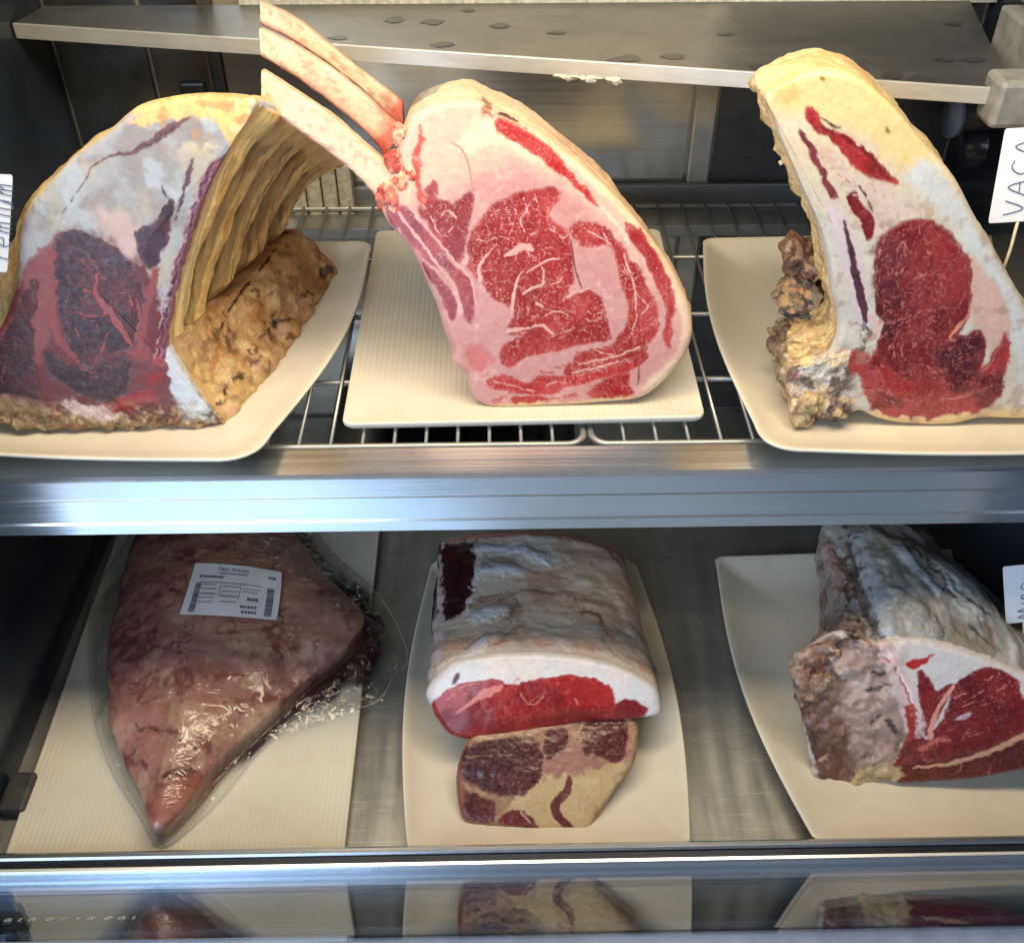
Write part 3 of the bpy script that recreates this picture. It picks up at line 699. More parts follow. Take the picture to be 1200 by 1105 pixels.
    def apply(s, mask, rgb, lean=None):
        c = srgb(*rgb) if not isinstance(rgb, np.ndarray) else rgb
        s.col = s.col*(1-mask[:, None])+c*mask[:, None]
        if lean is not None: s.lean = s.lean*(1-mask)+lean*mask
        return mask
    def mottle(s, rgb, scale, lo, hi, amt=0.6, seed=3, mask=None, stretch=None, octv=5):
        P = s.V if stretch is None else s.V*np.array(stretch)
        f = smooth(lo, hi, fbm(P, scale, octv, seed, 0.6))*amt
        if mask is not None: f = f*mask
        return s.apply(f, rgb)
    def finish(s, light, dark, depth=0.0008, seed=50, amt=0.6):
        """uneven flesh: lighter and darker patches, fibre, and muscle cut a little lower than the fat"""
        L = np.clip(s.lean*1.6, 0, 1)
        g = fbm(s.V, 34, 4, seed, 0.6); s.apply(L*smooth(0.0, 0.7, g)*amt, light); s.apply(L*smooth(0.0, 0.7, -g)*amt, dark)
        f = fbm(s.V*np.array([2.6, 1, 1]), 120, 4, seed+9, 0.65); s.apply(L*smooth(0.1, 0.7, f)*amt*0.5, light); s.apply(L*smooth(0.1, 0.7, -f)*amt*0.5, dark)
        s.push(-depth*L+s.dV)
    def build(s, name, mat, parent):
        F = s.F; me = bpy.data.meshes.new(name)
        # the fan at the cap centre is triangles
        tri = F[:s.tri0]; fl = (tri[:, 0] == tri[:, 1]) | (tri[:, 2] == tri[:, 3])
        T = []
        for f in tri:
            u_ = list(dict.fromkeys(f.tolist())); T.append(u_)
        T = np.array(T, np.int32); Qd = F[s.tri0:].astype(np.int32)
        me.vertices.add(len(s.V)); me.vertices.foreach_set('co', s.V.astype(np.float32).ravel())
        me.loops.add(T.size+Qd.size); me.loops.foreach_set('vertex_index', np.concatenate([T.ravel(), Qd.ravel()]))
        me.polygons.add(len(T)+len(Qd))
        me.polygons.foreach_set('loop_start', np.concatenate([np.arange(len(T))*3, T.size+np.arange(len(Qd))*4]).astype(np.int32))
        me.update(calc_edges=True)
        ca = me.attributes.new('Col', 'FLOAT_COLOR', 'POINT'); ca.data.foreach_set('color', np.column_stack([np.clip(s.col, 0, 1)**1.08, np.ones(len(s.V))]).astype(np.float32).ravel())
        la = me.attributes.new('lean', 'FLOAT', 'POINT'); la.data.foreach_set('value', s.lean.astype(np.float32))
        da = me.attributes.new('dry', 'FLOAT', 'POINT'); da.data.foreach_set('value', np.clip(s.dry, 0, 1).astype(np.float32))
        return link(name, me, mat, parent)

def frame(base_px, z, tilt, yaw=0.0):
    """plane of an upright cut standing at a pixel of the plate, leaning back by tilt"""
    p0 = onz(base_px[0], base_px[1], z); t, y = R(tilt), R(yaw)
    n = np.array([math.sin(y)*math.cos(t), -math.cos(y)*math.cos(t), math.sin(t)]); return p0, n
def on_plane(pts, fr): return np.array([onpl(x, y, fr[0], fr[1]) for x, y in pts])
def back(sec, base, vec, sx=1.0, sz=1.0):
    """outline moved back by vec and scaled about a base point"""
    return (sec-base)*np.array([sx, 1.0, sz])+base+np.array(vec)
def vcol(o, V, col, lean=None, dry=0.0):
    me = o.data; da = me.attributes.new('dry', 'FLOAT', 'POINT'); da.data.foreach_set('value', np.full(len(V), dry, np.float32))
    ca = me.attributes.new('Col', 'FLOAT_COLOR', 'POINT'); ca.data.foreach_set('color', np.column_stack([np.clip(col, 0, 1), np.ones(len(V))]).astype(np.float32).ravel())
    la = me.attributes.new('lean', 'FLOAT', 'POINT'); la.data.foreach_set('value', (np.zeros(len(V)) if lean is None else lean).astype(np.float32))

MT_RED = meat_mat('fresh_beef', vein=(226, 168, 158), vscale=85, vw=0.018, vamt=0.75, dots=0.8)
MT_AGED = meat_mat('aged_beef', vein=(176, 96, 100), vscale=70, vw=0.015, vamt=0.6, dots=0.4, rough=0.46, coat=0.0)
MT_DARK = meat_mat('mature_beef', vein=(204, 126, 122), vscale=80, vw=0.015, vamt=0.8, dots=0.65, rough=0.36)
MT_BONE = meat_mat('bare_bone', fatvein=0.0, vamt=0.0, rough=0.45, bump=0.25, var=0.12, sss=0.08)
MT_CRUST = meat_mat('dried_crust', sss=0.0, fatvein=0.0, vamt=0.0, rough=0.55, bump=0.4, var=0.22, bscale=220)
MT_LOIN = meat_mat('loin', vein=(225, 140, 130), vscale=45, vw=0.02, vamt=0.4, dots=0.12, rough=0.34)

# ================================================================== B: red roast with three bare ribs (middle, upper shelf)
fB = frame((650, 476), 0.014, 17)
B_px = [(570, 477), (553, 464), (545, 442), (530, 428), (528, 410), (520, 390), (513, 365), (503, 340), (490, 312), (475, 287), (455, 264), (446, 245), (446, 225), (455, 208), (462, 190),
        (467, 168), (474, 148), (486, 133), (504, 122), (528, 116), (553, 116), (577, 125), (603, 138), (640, 161), (680, 192), (720, 228), (755, 268), (784, 308), (804, 348), (812, 376),
        (811, 400), (799, 426), (774, 453), (748, 469), (700, 474), (640, 478), (600, 480)]
SB = on_plane(B_px, fB); bB = fB[0]
s1 = back(SB, bB, (-0.002, 0.05, -0.001), 0.98, 0.975); s2 = back(SB, bB, (-0.006, 0.10, 0.0), 0.93, 0.93); s3 = back(SB, bB, (-0.010, 0.14, 0.004), 0.82, 0.82)
for q in (s1, s2, s3): q[:, 2] = np.maximum(q[:, 2], 0.0135)
p = Piece([SB, s1, s2, s3], onpl(630, 320, *fB), fB[1], n=760, rings=170, side=90)
p.push(fbm(p.V, 28, 4, 1)*(0.0004+0.0022*p.sw)+fbm(p.V, 160, 3, 2)*(0.00008+0.0004*p.sw))
p.col[:] = srgb(222, 186, 168); FAT = (232, 198, 188); PINK = (226, 176, 168); RED = (168, 54, 52)
p.apply(p.side.astype(float)*1.0, (228, 200, 168))
p.mottle((222, 178, 150), 40, 0.1, 0.7, 0.6, 4, p.side.astype(float))
p.fill([(450, 262), (480, 250), (520, 230), (560, 205), (620, 200), (700, 260), (760, 330), (800, 400), (740, 468), (570, 478), (530, 425), (500, 340)], (206, 154, 152), 14, 6, 'cap')
p.fill([(470, 200), (480, 130), (540, 108), (600, 132), (620, 170), (560, 200), (510, 215)], (218, 188, 166), 9, 5, 'cap')
p.fill([(535, 168), (560, 145), (590, 145), (610, 165), (650, 195), (620, 190), (580, 172), (548, 185)], (236, 216, 184), 5, 3, 'cap')
p.stroke([(600, 166), (640, 192), (680, 225), (720, 262), (735, 290)], [5, 7, 6, 5, 3], (240, 212, 190), 2, 1)
p.stroke([(612, 132), (680, 190), (740, 250), (790, 320), (810, 380), (800, 420), (760, 458)], 16, (232, 206, 178), 4, 2)
# muscles
p.fill([(655, 231), (647, 248), (642, 254), (650, 266), (664, 276), (670, 292), (671, 315), (669, 335), (664, 346), (676, 349), (690, 344), (702, 352), (709, 362), (711, 380), (714, 397), (690, 404), (660, 411),
        (632, 417), (612, 424), (603, 431), (592, 431), (587, 424), (589, 410), (600, 403), (612, 396), (595, 392), (594, 388), (602, 375), (600, 366), (588, 358), (578, 350), (565, 333), (553, 320),
        (550, 302), (551, 285), (560, 266), (577, 247), (598, 234), (622, 227), (645, 224), (653, 226)], RED, 1.8, 2.2, lean=1.0)
p.fill([(668, 272), (680, 264), (697, 265), (712, 275), (728, 292), (742, 308), (755, 330), (764, 352), (771, 375), (773, 388), (768, 398), (758, 406), (756, 413), (735, 425), (700, 437), (668, 442),
        (662, 437), (672, 424), (690, 414), (715, 408), (725, 398), (733, 385), (737, 365), (730, 335), (723, 310), (717, 295), (708, 289), (690, 290), (680, 287), (672, 280)], (168, 56, 54), 1.8, 2.2, lean=1.0)
p.fill([(582, 152), (585, 143), (605, 148), (625, 160), (645, 178), (660, 195), (673, 208), (677, 215), (690, 228), (703, 244), (693, 238), (680, 225), (665, 213), (645, 198), (620, 178), (600, 166), (585, 158)], (186, 46, 42), 1.7, 2.0, lean=0.6)
p.fill([(733, 268), (740, 264), (755, 272), (765, 290), (775, 303), (783, 325), (790, 350), (792, 365), (787, 378), (786, 395), (783, 410), (780, 398), (782, 380), (783, 366), (776, 350), (768, 330), (758, 310), (748, 295), (738, 283)], (170, 52, 54), 1.7, 2.0, lean=0.5)
p.fill([(689, 464), (705, 451), (725, 443), (737, 442), (738, 455), (741, 465), (720, 470), (700, 471)], (164, 34, 32), 1.7, 2.0, lean=0.6)
p.fill([(572, 448), (590, 444), (605, 447), (618, 453), (634, 445), (655, 446), (664, 452), (645, 463), (620, 464), (600, 460), (580, 458), (571, 455)], (186, 56, 50), 1.0, 2.0, lean=0.6)
p.fill([(600, 470), (615, 468), (630, 467), (640, 470), (620, 476), (604, 476)], (180, 60, 54), 1.0, 1.5, lean=0.3)
p.fill([(655, 446), (680, 442), (715, 434), (745, 424), (756, 414), (757, 424), (735, 438), (700, 447), (668, 456)], (188, 62, 56), 1.2, 2.0, lean=1.0)
p.fill([(508, 225), (512, 235), (525, 237), (530, 243), (537, 238), (545, 231), (555, 231), (552, 242), (551, 256), (547, 275), (543, 300), (537, 310), (525, 298), (517, 285), (510, 275), (500, 262), (493, 250), (498, 240)], (150, 52, 60), 1.8, 2.2, lean=0.7)
p.fill([(453, 250), (470, 243), (480, 250), (492, 265), (505, 280), (518, 296), (530, 312), (545, 327), (553, 340), (557, 358), (552, 380), (545, 376), (540, 355), (535, 340), (525, 322), (512, 316), (500, 305), (490, 290), (475, 275), (462, 262)], (150, 66, 80), 1.8, 2.2, lean=0.5)
p.fill([(495, 310), (508, 322), (520, 335), (532, 352), (533, 372), (528, 378), (520, 360), (510, 340), (500, 325)], (152, 66, 78), 0.8, 1.4, lean=0.4)
p.fill([(545, 414), (558, 408), (572, 416), (574, 428), (562, 440), (548, 430)], (204, 118, 116), 4, 4, lean=0.3, amt=0.8)
p.fill([(448, 240), (458, 236), (466, 246), (480, 268), (492, 286), (505, 304), (498, 306), (484, 292), (468, 272), (455, 258)], (158, 74, 88), 1.8, 2.2, lean=0.4)
p.fill([(500, 226), (507, 214), (512, 226), (506, 236)], (156, 60, 64), 1.3, 2.0, lean=0.4)
for x, y, w_ in ((600, 463, 7), (612, 473, 5), (650, 470, 5), (668, 465, 6), (690, 455, 4), (566, 444, 5), (585, 470, 5), (640, 440, 4), (655, 432, 3), (672, 430, 3)): p.stroke([(x-5, y+1), (x+6, y-1)], w_, (190, 84, 76), 1.2, 3, lean=0.2, amt=0.8)
# fat seams and marbling
FT = (220, 172, 164)
for pts, w_ in (([(600, 368), (602, 350), (606, 335), (613, 318)], [5, 5, 4, 1]), ([(592, 304), (602, 298), (612, 292), (624, 296)], [3, 8, 9, 3]), ([(563, 332), (562, 316), (570, 302), (582, 290)], [4, 4, 3, 1]),
                ([(613, 349), (624, 341), (635, 336), (637, 322), (632, 314)], [2, 4, 4, 3, 2]), ([(617, 322), (630, 315), (645, 308), (657, 305)], [2, 3, 3, 2]), ([(594, 391), (606, 389), (624, 387)], [5, 5, 2]),
                ([(625, 385), (636, 386), (646, 393), (654, 397)], [2, 4, 4, 1]), ([(664, 352), (674, 347), (690, 341)], [4, 4, 3]), ([(628, 360), (638, 362)], [4, 4]), ([(575, 256), (590, 246), (596, 262)], 1.5),
                ([(595, 240), (603, 252), (599, 270)], 1.5), ([(612, 236), (618, 250), (610, 262), (616, 275)], 1.8), ([(628, 232), (633, 248)], 1.5), ([(560, 283), (572, 285), (585, 280), (597, 284)], 1.6), ([(622, 278), (640, 272), (655, 276)], 2.0),
                ([(640, 372), (655, 368), (668, 375)], 1.8), ([(680, 368), (690, 380), (700, 378)], 1.6), ([(660, 392), (678, 388), (692, 394)], 1.6), ([(730, 300), (740, 320), (745, 345), (747, 375), (740, 395)], [2, 2.5, 2.5, 2, 1]),
                ([(745, 345), (755, 355), (762, 362)], 2), ([(690, 275), (705, 282), (715, 290)], 2), ([(680, 430), (705, 424), (730, 418), (750, 410)], [2, 3, 3, 2]), ([(672, 440), (700, 434), (735, 424)], [2, 3, 2]),
                ([(480, 246), (505, 276), (530, 306), (551, 332), (558, 362)], [3, 3, 3, 3, 2]), ([(466, 250), (488, 281), (510, 309), (530, 336), (538, 372)], [3, 4, 4, 4, 3]), ([(495, 243), (507, 262), (518, 285)], 2),
                ([(512, 262), (525, 250), (535, 258)], 2), ([(520, 280), (530, 268)], 1.5), ([(578, 450), (600, 455), (625, 462)], 2), ([(640, 455), (652, 450)], 2)):
    p.stroke(pts, w_, FT, 0.45, 1.4, lean=0.0)
p.veins([(552, 228, 668, 300), (556, 290, 670, 350), (590, 350, 712, 430), (672, 268, 770, 440), (672, 268, 770, 440)], 60, (224, 176, 168), 7)
p.veins([(455, 245, 556, 380), (495, 228, 552, 308)], 14, (214, 170, 172), 8, 2.0, drift=(0.6, 1.0))
p.stroke([(669, 285), (672, 308), (676, 325), (682, 341)], [1.5, 2.2, 2.0, 1.5], (120, 72, 74), 0.4, 0.4)
p.stroke([(528, 170), (540, 178), (549, 198), (554, 226)], [1.5, 2.5, 2, 1.2], (176, 142, 120), 0.5, 0.5)
p.stroke([(748, 428), (749, 445), (746, 455)], [1, 2.5, 1], (120, 84, 70), 0.4, 0.4)
# torn flesh by the bones
for x, y, r_ in ((446, 216, 9), (455, 224, 7), (470, 204, 10), (494, 236, 9), (487, 190, 9), (493, 162, 6), (462, 240, 9), (476, 222, 6)):
    p.stroke([(x-2, y-2), (x+2, y+3)], r_, (196, 62, 48), 1.6, 3.0)
p.stroke([(492, 150), (490, 175), (486, 192), (496, 236)], [3, 7, 8, 6], (196, 84, 66), 1.4, 2.0)
for pts in ([(460, 236), (468, 220), (466, 200)], [(478, 238), (482, 215), (480, 198)]): p.stroke(pts, 5, (236, 206, 160), 1, 2)
# dried patch on top and the dark wedge beside the cap muscle
p.fill([(568, 112), (574, 118), (580, 132), (592, 131), (606, 140), (604, 150), (588, 146), (576, 138), (566, 134)], (150, 104, 82), 1.4, 3, 'all')
p.fill([(586, 131), (600, 133), (607, 143), (590, 145)], (96, 70, 62), 1.4, 4, 'all')
p.fill([(462, 122), (475, 100), (500, 88), (530, 92), (512, 104), (490, 116), (470, 128)], (150, 134, 110), 2.5, 5, 'all', tol=0.09)
p.fill([(490, 98), (500, 88), (514, 90), (506, 98), (498, 104)], (44, 34, 32), 1.6, 4, 'all', tol=0.09)
p.stroke([(464, 120), (480, 112), (500, 106)], 1.6, (70, 52, 46), 0.6, 1, 'all')
p.mottle((228, 190, 182), 60, 0.2, 0.7, 0.5, 9, p.cap*(p.lean < 0.2)); p.mottle((200, 138, 132), 26, 0.2, 0.7, 0.35, 19, p.cap*(p.lean < 0.2)*smooth(200, 260, p.px[:, 1]))
p.finish((194, 92, 86), (144, 42, 44), 0.0002)
p.fill([(560, 474), (600, 476), (660, 474), (740, 468), (745, 474), (660, 482), (570, 482)], (222, 190, 150), 1.5, 3)
tB = empty('rib_roast', tuple(bB), 'bright red marbled rib roast standing upright with three long bare rib bones', 'rib roast', None)
p.build('flesh', MT_RED, tB)
def bone(topL, botL, depth_off, th, seed):
    """bare rib: outline edges traced from root to sawn tip, given its own depth and thickness"""
    fr_ = (fB[0]+np.array([0, depth_off, 0]), fB[1])
    T_ = catmull(on_plane(topL, fr_), False, sub=14); B_ = catmull(on_plane(botL, fr_), False, sub=14); n = len(T_)
    C_ = (T_+B_)/2; Hh = (T_-B_)/2; k = 30; th_ = np.linspace(0, 2*np.pi, k, endpoint=False)
    cs, sn = np.cos(th_), np.sin(th_)
    ce = np.sign(cs)*np.abs(cs)**0.32; se = np.sign(sn)*np.abs(sn)**0.32
    d = -fB[1]
    V = C_[:, None]+Hh[:, None]*se[None, :, None]+(d*th)[None, None]*ce[None, :, None]
    V = V.reshape(-1, 3); idx = np.arange(k); nx = np.roll(idx, -1)
    F = np.concatenate([np.column_stack([i*k+idx, i*k+nx, (i+1)*k+nx, (i+1)*k+idx]) for i in range(n-1)])
    me = np_mesh('rib_bone', V, F); bm = bmesh.new(); bm.from_mesh(me); bm.verts.ensure_lookup_table()
    bm.faces.new([bm.verts[i] for i in range(k)])
    # sawn tip: rim, then a slightly sunken marrow face
    tip = [bm.verts[(n-1)*k+i] for i in range(k)]; f = bm.faces.new(tip)
    r_ = bmesh.ops.inset_individual(bm, faces=[f], thickness=0.003, depth=-0.001)
    bmesh.ops.subdivide_edges(bm, edges=bm.edges[:], cuts=1, use_grid_fill=True)
    bmesh.ops.recalc_face_normals(bm, faces=bm.faces)
    P = np.array([v.co[:] for v in bm.verts]); ax = unit(C_[-1]-C_[0])
    al = (P-C_[0])@ax; L = al.max()
    st = fbm(np.column_stack([al*0.15, (P-C_[0])@unit(Hh[n//2]), (P-C_[0])@d]), 320, 4, seed)
    bm.normal_update()
    for v, a in zip(bm.verts, st): v.co += v.normal*(0.0006*a)
    P2 = np.array([v.co[:] for v in bm.verts]); 
    bm.to_mesh(me); bm.free()
    up_ = ((P-np.array([np.interp(al, (C_-C_[0])@ax, C_[:, j]) for j in range(3)]).T)*unit(Hh[n//2])).sum(1)/np.linalg.norm(Hh, axis=1).mean()
    col = np.tile(srgb(224, 204, 172), (len(P), 1))
    def mixc(f, c):
        nonlocal col; f = np.clip(f, 0, 1)[:, None]; col = col*(1-f)+srgb(*c)*f
    mixc(smooth(0.0, 0.7, st)*0.6, (180, 130, 98)); mixc(smooth(0.2, 0.8, -st)*0.3, (222, 176, 156)); mixc(smooth(-0.45, -0.9, up_)*0.85, (190, 112, 98))
    mixc(smooth(0.45, 1.0, up_+0.3*fbm(P, 60, 3, seed+4))*0.6, (222, 162, 140)); mixc(smooth(0.1, 0.7, fbm(P*1.0, 40, 4, seed+9))*0.3, (222, 172, 150))
    mixc(smooth(0.040, 0.010, al+0.014*fbm(P, 90, 3, seed))*0.85, (198, 78, 62))
    mixc((al > L-0.0015)*0.5, (206, 150, 130))
    o = link('rib_bone', me, MT_BONE, tB); vcol(o, P2, col, None, 0.12)
    return o
bone([(486, 222), (470, 206), (458, 193), (430, 169), (390, 134), (346, 105), (309, 81)], [(470, 268), (454, 250), (446, 236), (420, 206), (380, 173), (335, 141), (309, 119)], 0.014, 0.011, 1)
bone([(474, 150), (460, 140), (422, 105), (386, 77), (342, 50), (306, 33)], [(452, 182), (436, 162), (402, 131), (352, 93), (330, 79), (308, 66)], 0.065, 0.010, 2)
bone([(472, 120), (462, 110), (432, 88), (402, 64), (352, 24), (307, 1)], [(474, 152), (458, 137), (424, 104), (388, 76), (344, 48), (308, 29)], 0.125, 0.010, 3)

def crust_blob(px, py, yoff, r, seed, c1, c2, c3, parent, amp=0.4, base=None, scale=1.8, name='vertebra', dry=1.0):
    c = base if base is not None else ony(px, py, yoff)
    o = blob(name, c, r, MT_CRUST, parent, seed, amp, 5, scale=scale)
    me = o.data; P = np.zeros(len(me.vertices)*3, np.float32); me.vertices.foreach_get('co', P); P = P.reshape(-1, 3).astype(float)
    col = np.tile(srgb(*c1), (len(P), 1))
    f = smooth(0.0, 0.5, fbm(P, 70, 4, seed+3))[:, None]; col = col*(1-f)+srgb(*c2)*f
    f = smooth(0.2, 0.5, fbm(P, 110, 4, seed+8))[:, None]; col = col*(1-f)+srgb(*c3)*f
    vcol(o, P, col, None, dry); return o
for i, (x, y, r_, c1_, c2_) in enumerate(((454, 232, 0.011, (214, 120, 100), (228, 186, 150)), (468, 220, 0.010, (226, 180, 140), (200, 92, 74)), (480, 212, 0.009, (224, 176, 146), (198, 84, 70)), (462, 246, 0.009, (206, 110, 100), (228, 176, 156)),
                                          (464, 192, 0.011, (208, 100, 82), (228, 176, 144)), (469, 160, 0.008, (212, 120, 100), (228, 184, 150)))):
    crust_blob(0, 0, 0, (r_, r_*0.6, r_*1.4), 20+i, c1_, c2_, (190, 66, 56), tB, 0.28, onpl(x, y, *fB)-fB[1]*0.004, 1.5, 'torn_flesh', 0.1)

# ================================================================== A: dark aged roast (left, upper shelf)
fA = frame((100, 508), 0.010, 13, 4)
A_f = [(300, 119), (280, 158), (263, 186), (240, 236), (217, 310), (204, 365), (199, 402), (214, 432), (240, 470), (264, 508), (214, 512), (150, 509), (80, 507), (10, 502), (-32, 490), (-40, 455), (-22, 415), (2, 378),
       (18, 330), (21, 275), (36, 236), (62, 208), (88, 181), (122, 157), (160, 126), (200, 115), (250, 110)]
A_m = [(362, 140), (336, 166), (316, 190), (296, 224), (276, 270), (268, 305), (266, 338), (290, 352), (315, 384), (334, 410), (280, 415), (215, 415), (150, 412), (80, 408), (20, 400), (-20, 370), (-10, 330), (10, 300),
       (30, 270), (42, 240), (62, 215), (88, 193), (115, 175), (150, 155), (200, 140), (250, 131), (310, 128)]
A_r = [(402, 186), (380, 195), (364, 208), (351, 224), (341, 242), (336, 256), (339, 266), (360, 280), (382, 298), (394, 322), (350, 330), (300, 330), (250, 330), (200, 326), (165, 316), (150, 300), (148, 280), (152, 260),
       (160, 240), (170, 222), (185, 206), (205, 192), (230, 180), (262, 170), (300, 165), (335, 163), (375, 170)]
SA = on_plane(A_f, fA)
rear0 = onz(394, 325, 0.010)
fAm = (onz(334, 412, 0.010), fA[1]); fAr = (rear0, fA[1])
SAm = on_plane(A_m, fAm); SAr = on_plane(A_r, fAr)
for q in (SA, SAm, SAr): q[:, 2] = np.maximum(q[:, 2], 0.010)
p = Piece([SA, SAm, SAr], onpl(120, 345, *fA), fA[1], n=820, rings=140, side=170)
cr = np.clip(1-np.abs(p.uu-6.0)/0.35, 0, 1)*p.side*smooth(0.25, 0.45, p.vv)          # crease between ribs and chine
inner = p.side*((p.uu > 0.2) & (p.uu < 6.0)); chine = p.side*((p.uu >= 6.0) & (p.uu < 9.2)); outer = p.side*(p.uu >= 9.2)
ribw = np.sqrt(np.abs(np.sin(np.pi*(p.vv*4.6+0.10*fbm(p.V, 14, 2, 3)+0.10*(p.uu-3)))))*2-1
strk = fbm(np.column_stack([p.uu*0.16, p.vv*11+0.30*np.sin(p.uu*0.8), p.uu*0]), 1.6, 5, 31, 0.7)
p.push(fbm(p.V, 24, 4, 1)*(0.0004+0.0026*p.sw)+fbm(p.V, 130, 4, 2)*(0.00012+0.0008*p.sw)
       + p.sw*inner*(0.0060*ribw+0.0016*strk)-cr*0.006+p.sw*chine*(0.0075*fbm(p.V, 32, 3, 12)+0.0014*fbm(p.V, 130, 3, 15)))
p.col[:] = srgb(206, 206, 208)
p.apply(outer.astype(float), (214, 190, 138)); p.mottle((176, 130, 74), 30, 0.1, 0.6, 0.6, 6, outer)
p.apply(inner.astype(float), (240, 208, 142)); p.apply(chine.astype(float), (196, 164, 116))
# rib streaks running up the inner wall
p.apply(inner*smooth(0.05, 0.5, strk)*0.8, (168, 150, 112)); p.apply(inner*smooth(-0.1, -0.7, strk)*0.7, (190, 132, 62))
s2_ = fbm(np.column_stack([p.uu*0.2, p.vv*24+0.5*np.sin(p.uu*0.8), p.uu*0]), 1.6, 4, 77, 0.65)
p.apply(inner*smooth(0.25, 0.7, s2_)*smooth(0.15, 0.45, p.vv)*0.8, (96, 82, 62)); p.apply(inner*smooth(0.3, 0.7, -s2_)*0.5, (226, 200, 150))
p.apply(inner*smooth(0.35, 0.75, s2_*0.6+strk*0.6)*smooth(0.5, 0.75, p.vv), (60, 46, 32))
rp_ = p.vv*4.6+0.10*fbm(p.V, 14, 2, 3)+0.10*(p.uu-3); alt = smooth(-0.35, 0.35, np.sin(np.pi*(rp_*2+0.4)))
p.apply(inner*alt*0.62*smooth(0.10, 0.25, p.vv), (132, 104, 70)); p.apply(inner*smooth(0.1, 0.6, -strk)*alt*0.5, (112, 104, 92))
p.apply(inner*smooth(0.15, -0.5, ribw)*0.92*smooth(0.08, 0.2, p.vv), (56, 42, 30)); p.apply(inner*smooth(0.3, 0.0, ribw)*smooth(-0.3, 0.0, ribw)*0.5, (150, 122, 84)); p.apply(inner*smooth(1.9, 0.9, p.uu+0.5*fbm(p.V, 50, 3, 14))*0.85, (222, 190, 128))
p.dry = np.maximum(inner*0.55, np.maximum(chine*0.75, outer*0.9))*p.sw
p.apply(inner*smooth(0.05, 0.0, p.vv-0.02*fbm(p.V, 60, 3, 5))*0.6, (190, 150, 120))
p.mottle((176, 122, 66), 34, 0.05, 0.6, 0.75, 41, chine); p.mottle((222, 184, 130), 60, 0.2, 0.6, 0.5, 43, chine)
p.mottle((112, 70, 48), 60, 0.28, 0.55, 0.85, 47, chine); p.mottle((150, 108, 96), 36, 0.2, 0.6, 0.5, 49, chine)
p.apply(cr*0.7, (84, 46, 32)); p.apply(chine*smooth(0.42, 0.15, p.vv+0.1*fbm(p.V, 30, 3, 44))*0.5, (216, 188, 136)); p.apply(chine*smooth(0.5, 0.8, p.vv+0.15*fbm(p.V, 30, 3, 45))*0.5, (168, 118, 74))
for x, y, r_ in ((385, 318, 14), (362, 345, 7), (330, 378, 9), (340, 375, 7), (320, 384, 8), (300, 408, 6), (303, 420, 5), (281, 443, 6), (266, 463, 6), (262, 470, 5), (322, 372, 5), (312, 392, 5)):
    p.stroke([(x-4, y+3), (x+4, y-3)], r_, (52, 34, 34), 1.4, 5.0, 'side', amt=0.9)
for x, y, r_ in ((330, 390, 12), (305, 430, 10), (275, 480, 10), (350, 360, 9)): p.stroke([(x-3, y), (x+3, y-2)], r_, (206, 168, 150), 3, 5, 'side', amt=0.7)
for pts in ([(262, 385), (272, 360), (290, 335), (312, 305), (338, 270)],): p.stroke(pts, [3, 4, 5, 5, 4], (66, 30, 24), 0.8, 1.5, 'side')
p.stroke([(244, 450), (252, 430), (258, 405), (263, 385)], [5, 6, 5, 3], (176, 96, 40), 2, 4, 'side', amt=0.7)
for pts in ([(318, 305), (332, 320)], [(296, 340), (312, 360)], [(270, 386), (278, 396)], [(290, 350), (302, 352), (316, 362)]): p.stroke(pts, 2, (110, 66, 36), 0.6, 1, 'side')
# cut face
cap = p.cap.astype(float)
p.apply(cap, (172, 174, 178)); p.mottle((150, 142, 138), 22, 0.0, 0.6, 0.8, 21, cap); p.mottle((194, 180, 150), 30, 0.15, 0.7, 0.5, 24, cap); p.mottle((188, 196, 204), 26, 0.2, 0.6, 0.7, 27, cap)
p.apply(cap*smooth(0.92, 0.985, p.rr+0.018*fbm(p.V, 60, 3, 8)), (222, 190, 126))
p.fill([(150, 135), (200, 112), (250, 108), (300, 116), (296, 140), (282, 178), (266, 160), (238, 138), (205, 138), (165, 150)], (226, 196, 130), 3, 6)
p.mottle((238, 220, 176), 40, 0.1, 0.6, 0.7, 28, cap*smooth(185, 150, p.px[:, 1]+0.25*(200-p.px[:, 0])))
p.mottle((190, 146, 88), 75, 0.1, 0.5, 0.75, 29, cap*smooth(185, 150, p.px[:, 1]+0.25*(200-p.px[:, 0])))
p.fill([(20, 330), (70, 284), (150, 286), (176, 320), (190, 370), (202, 420), (205, 500), (0, 500), (-40, 480), (-24, 415)], (116, 58, 64), 5, 6)
p.fill([(22, 320), (60, 285), (70, 275), (68, 330), (55, 400), (40, 430), (38, 350)], (146, 88, 92), 4, 4)
p.fill([(110, 250), (155, 255), (165, 300), (150, 300), (125, 280)], (196, 176, 170), 7, 5)
DK = (64, 25, 33)
p.fill([(64, 292), (72, 277), (92, 274), (112, 281), (132, 291), (150, 305), (160, 322), (168, 345), (168, 368), (163, 385), (157, 405), (150, 412), (130, 418), (112, 430), (98, 430), (90, 420), (80, 405), (72, 385), (68, 360), (64, 330)], DK, 1.1, 2.0, lean=0.8)
p.fill([(50, 418), (60, 416), (75, 425), (95, 435), (115, 428), (130, 420), (150, 418), (157, 425), (155, 440), (150, 458), (140, 472), (128, 476), (110, 470), (90, 462), (70, 448), (55, 435)], (58, 30, 38), 1.1, 2.0, lean=0.9)
p.fill([(42, 332), (30, 345), (15, 370), (3, 400), (-22, 440), (-20, 462), (20, 465), (45, 470), (41, 440), (40, 410), (38, 380), (41, 355)], (60, 30, 38), 1.4, 3.0, lean=0.9)
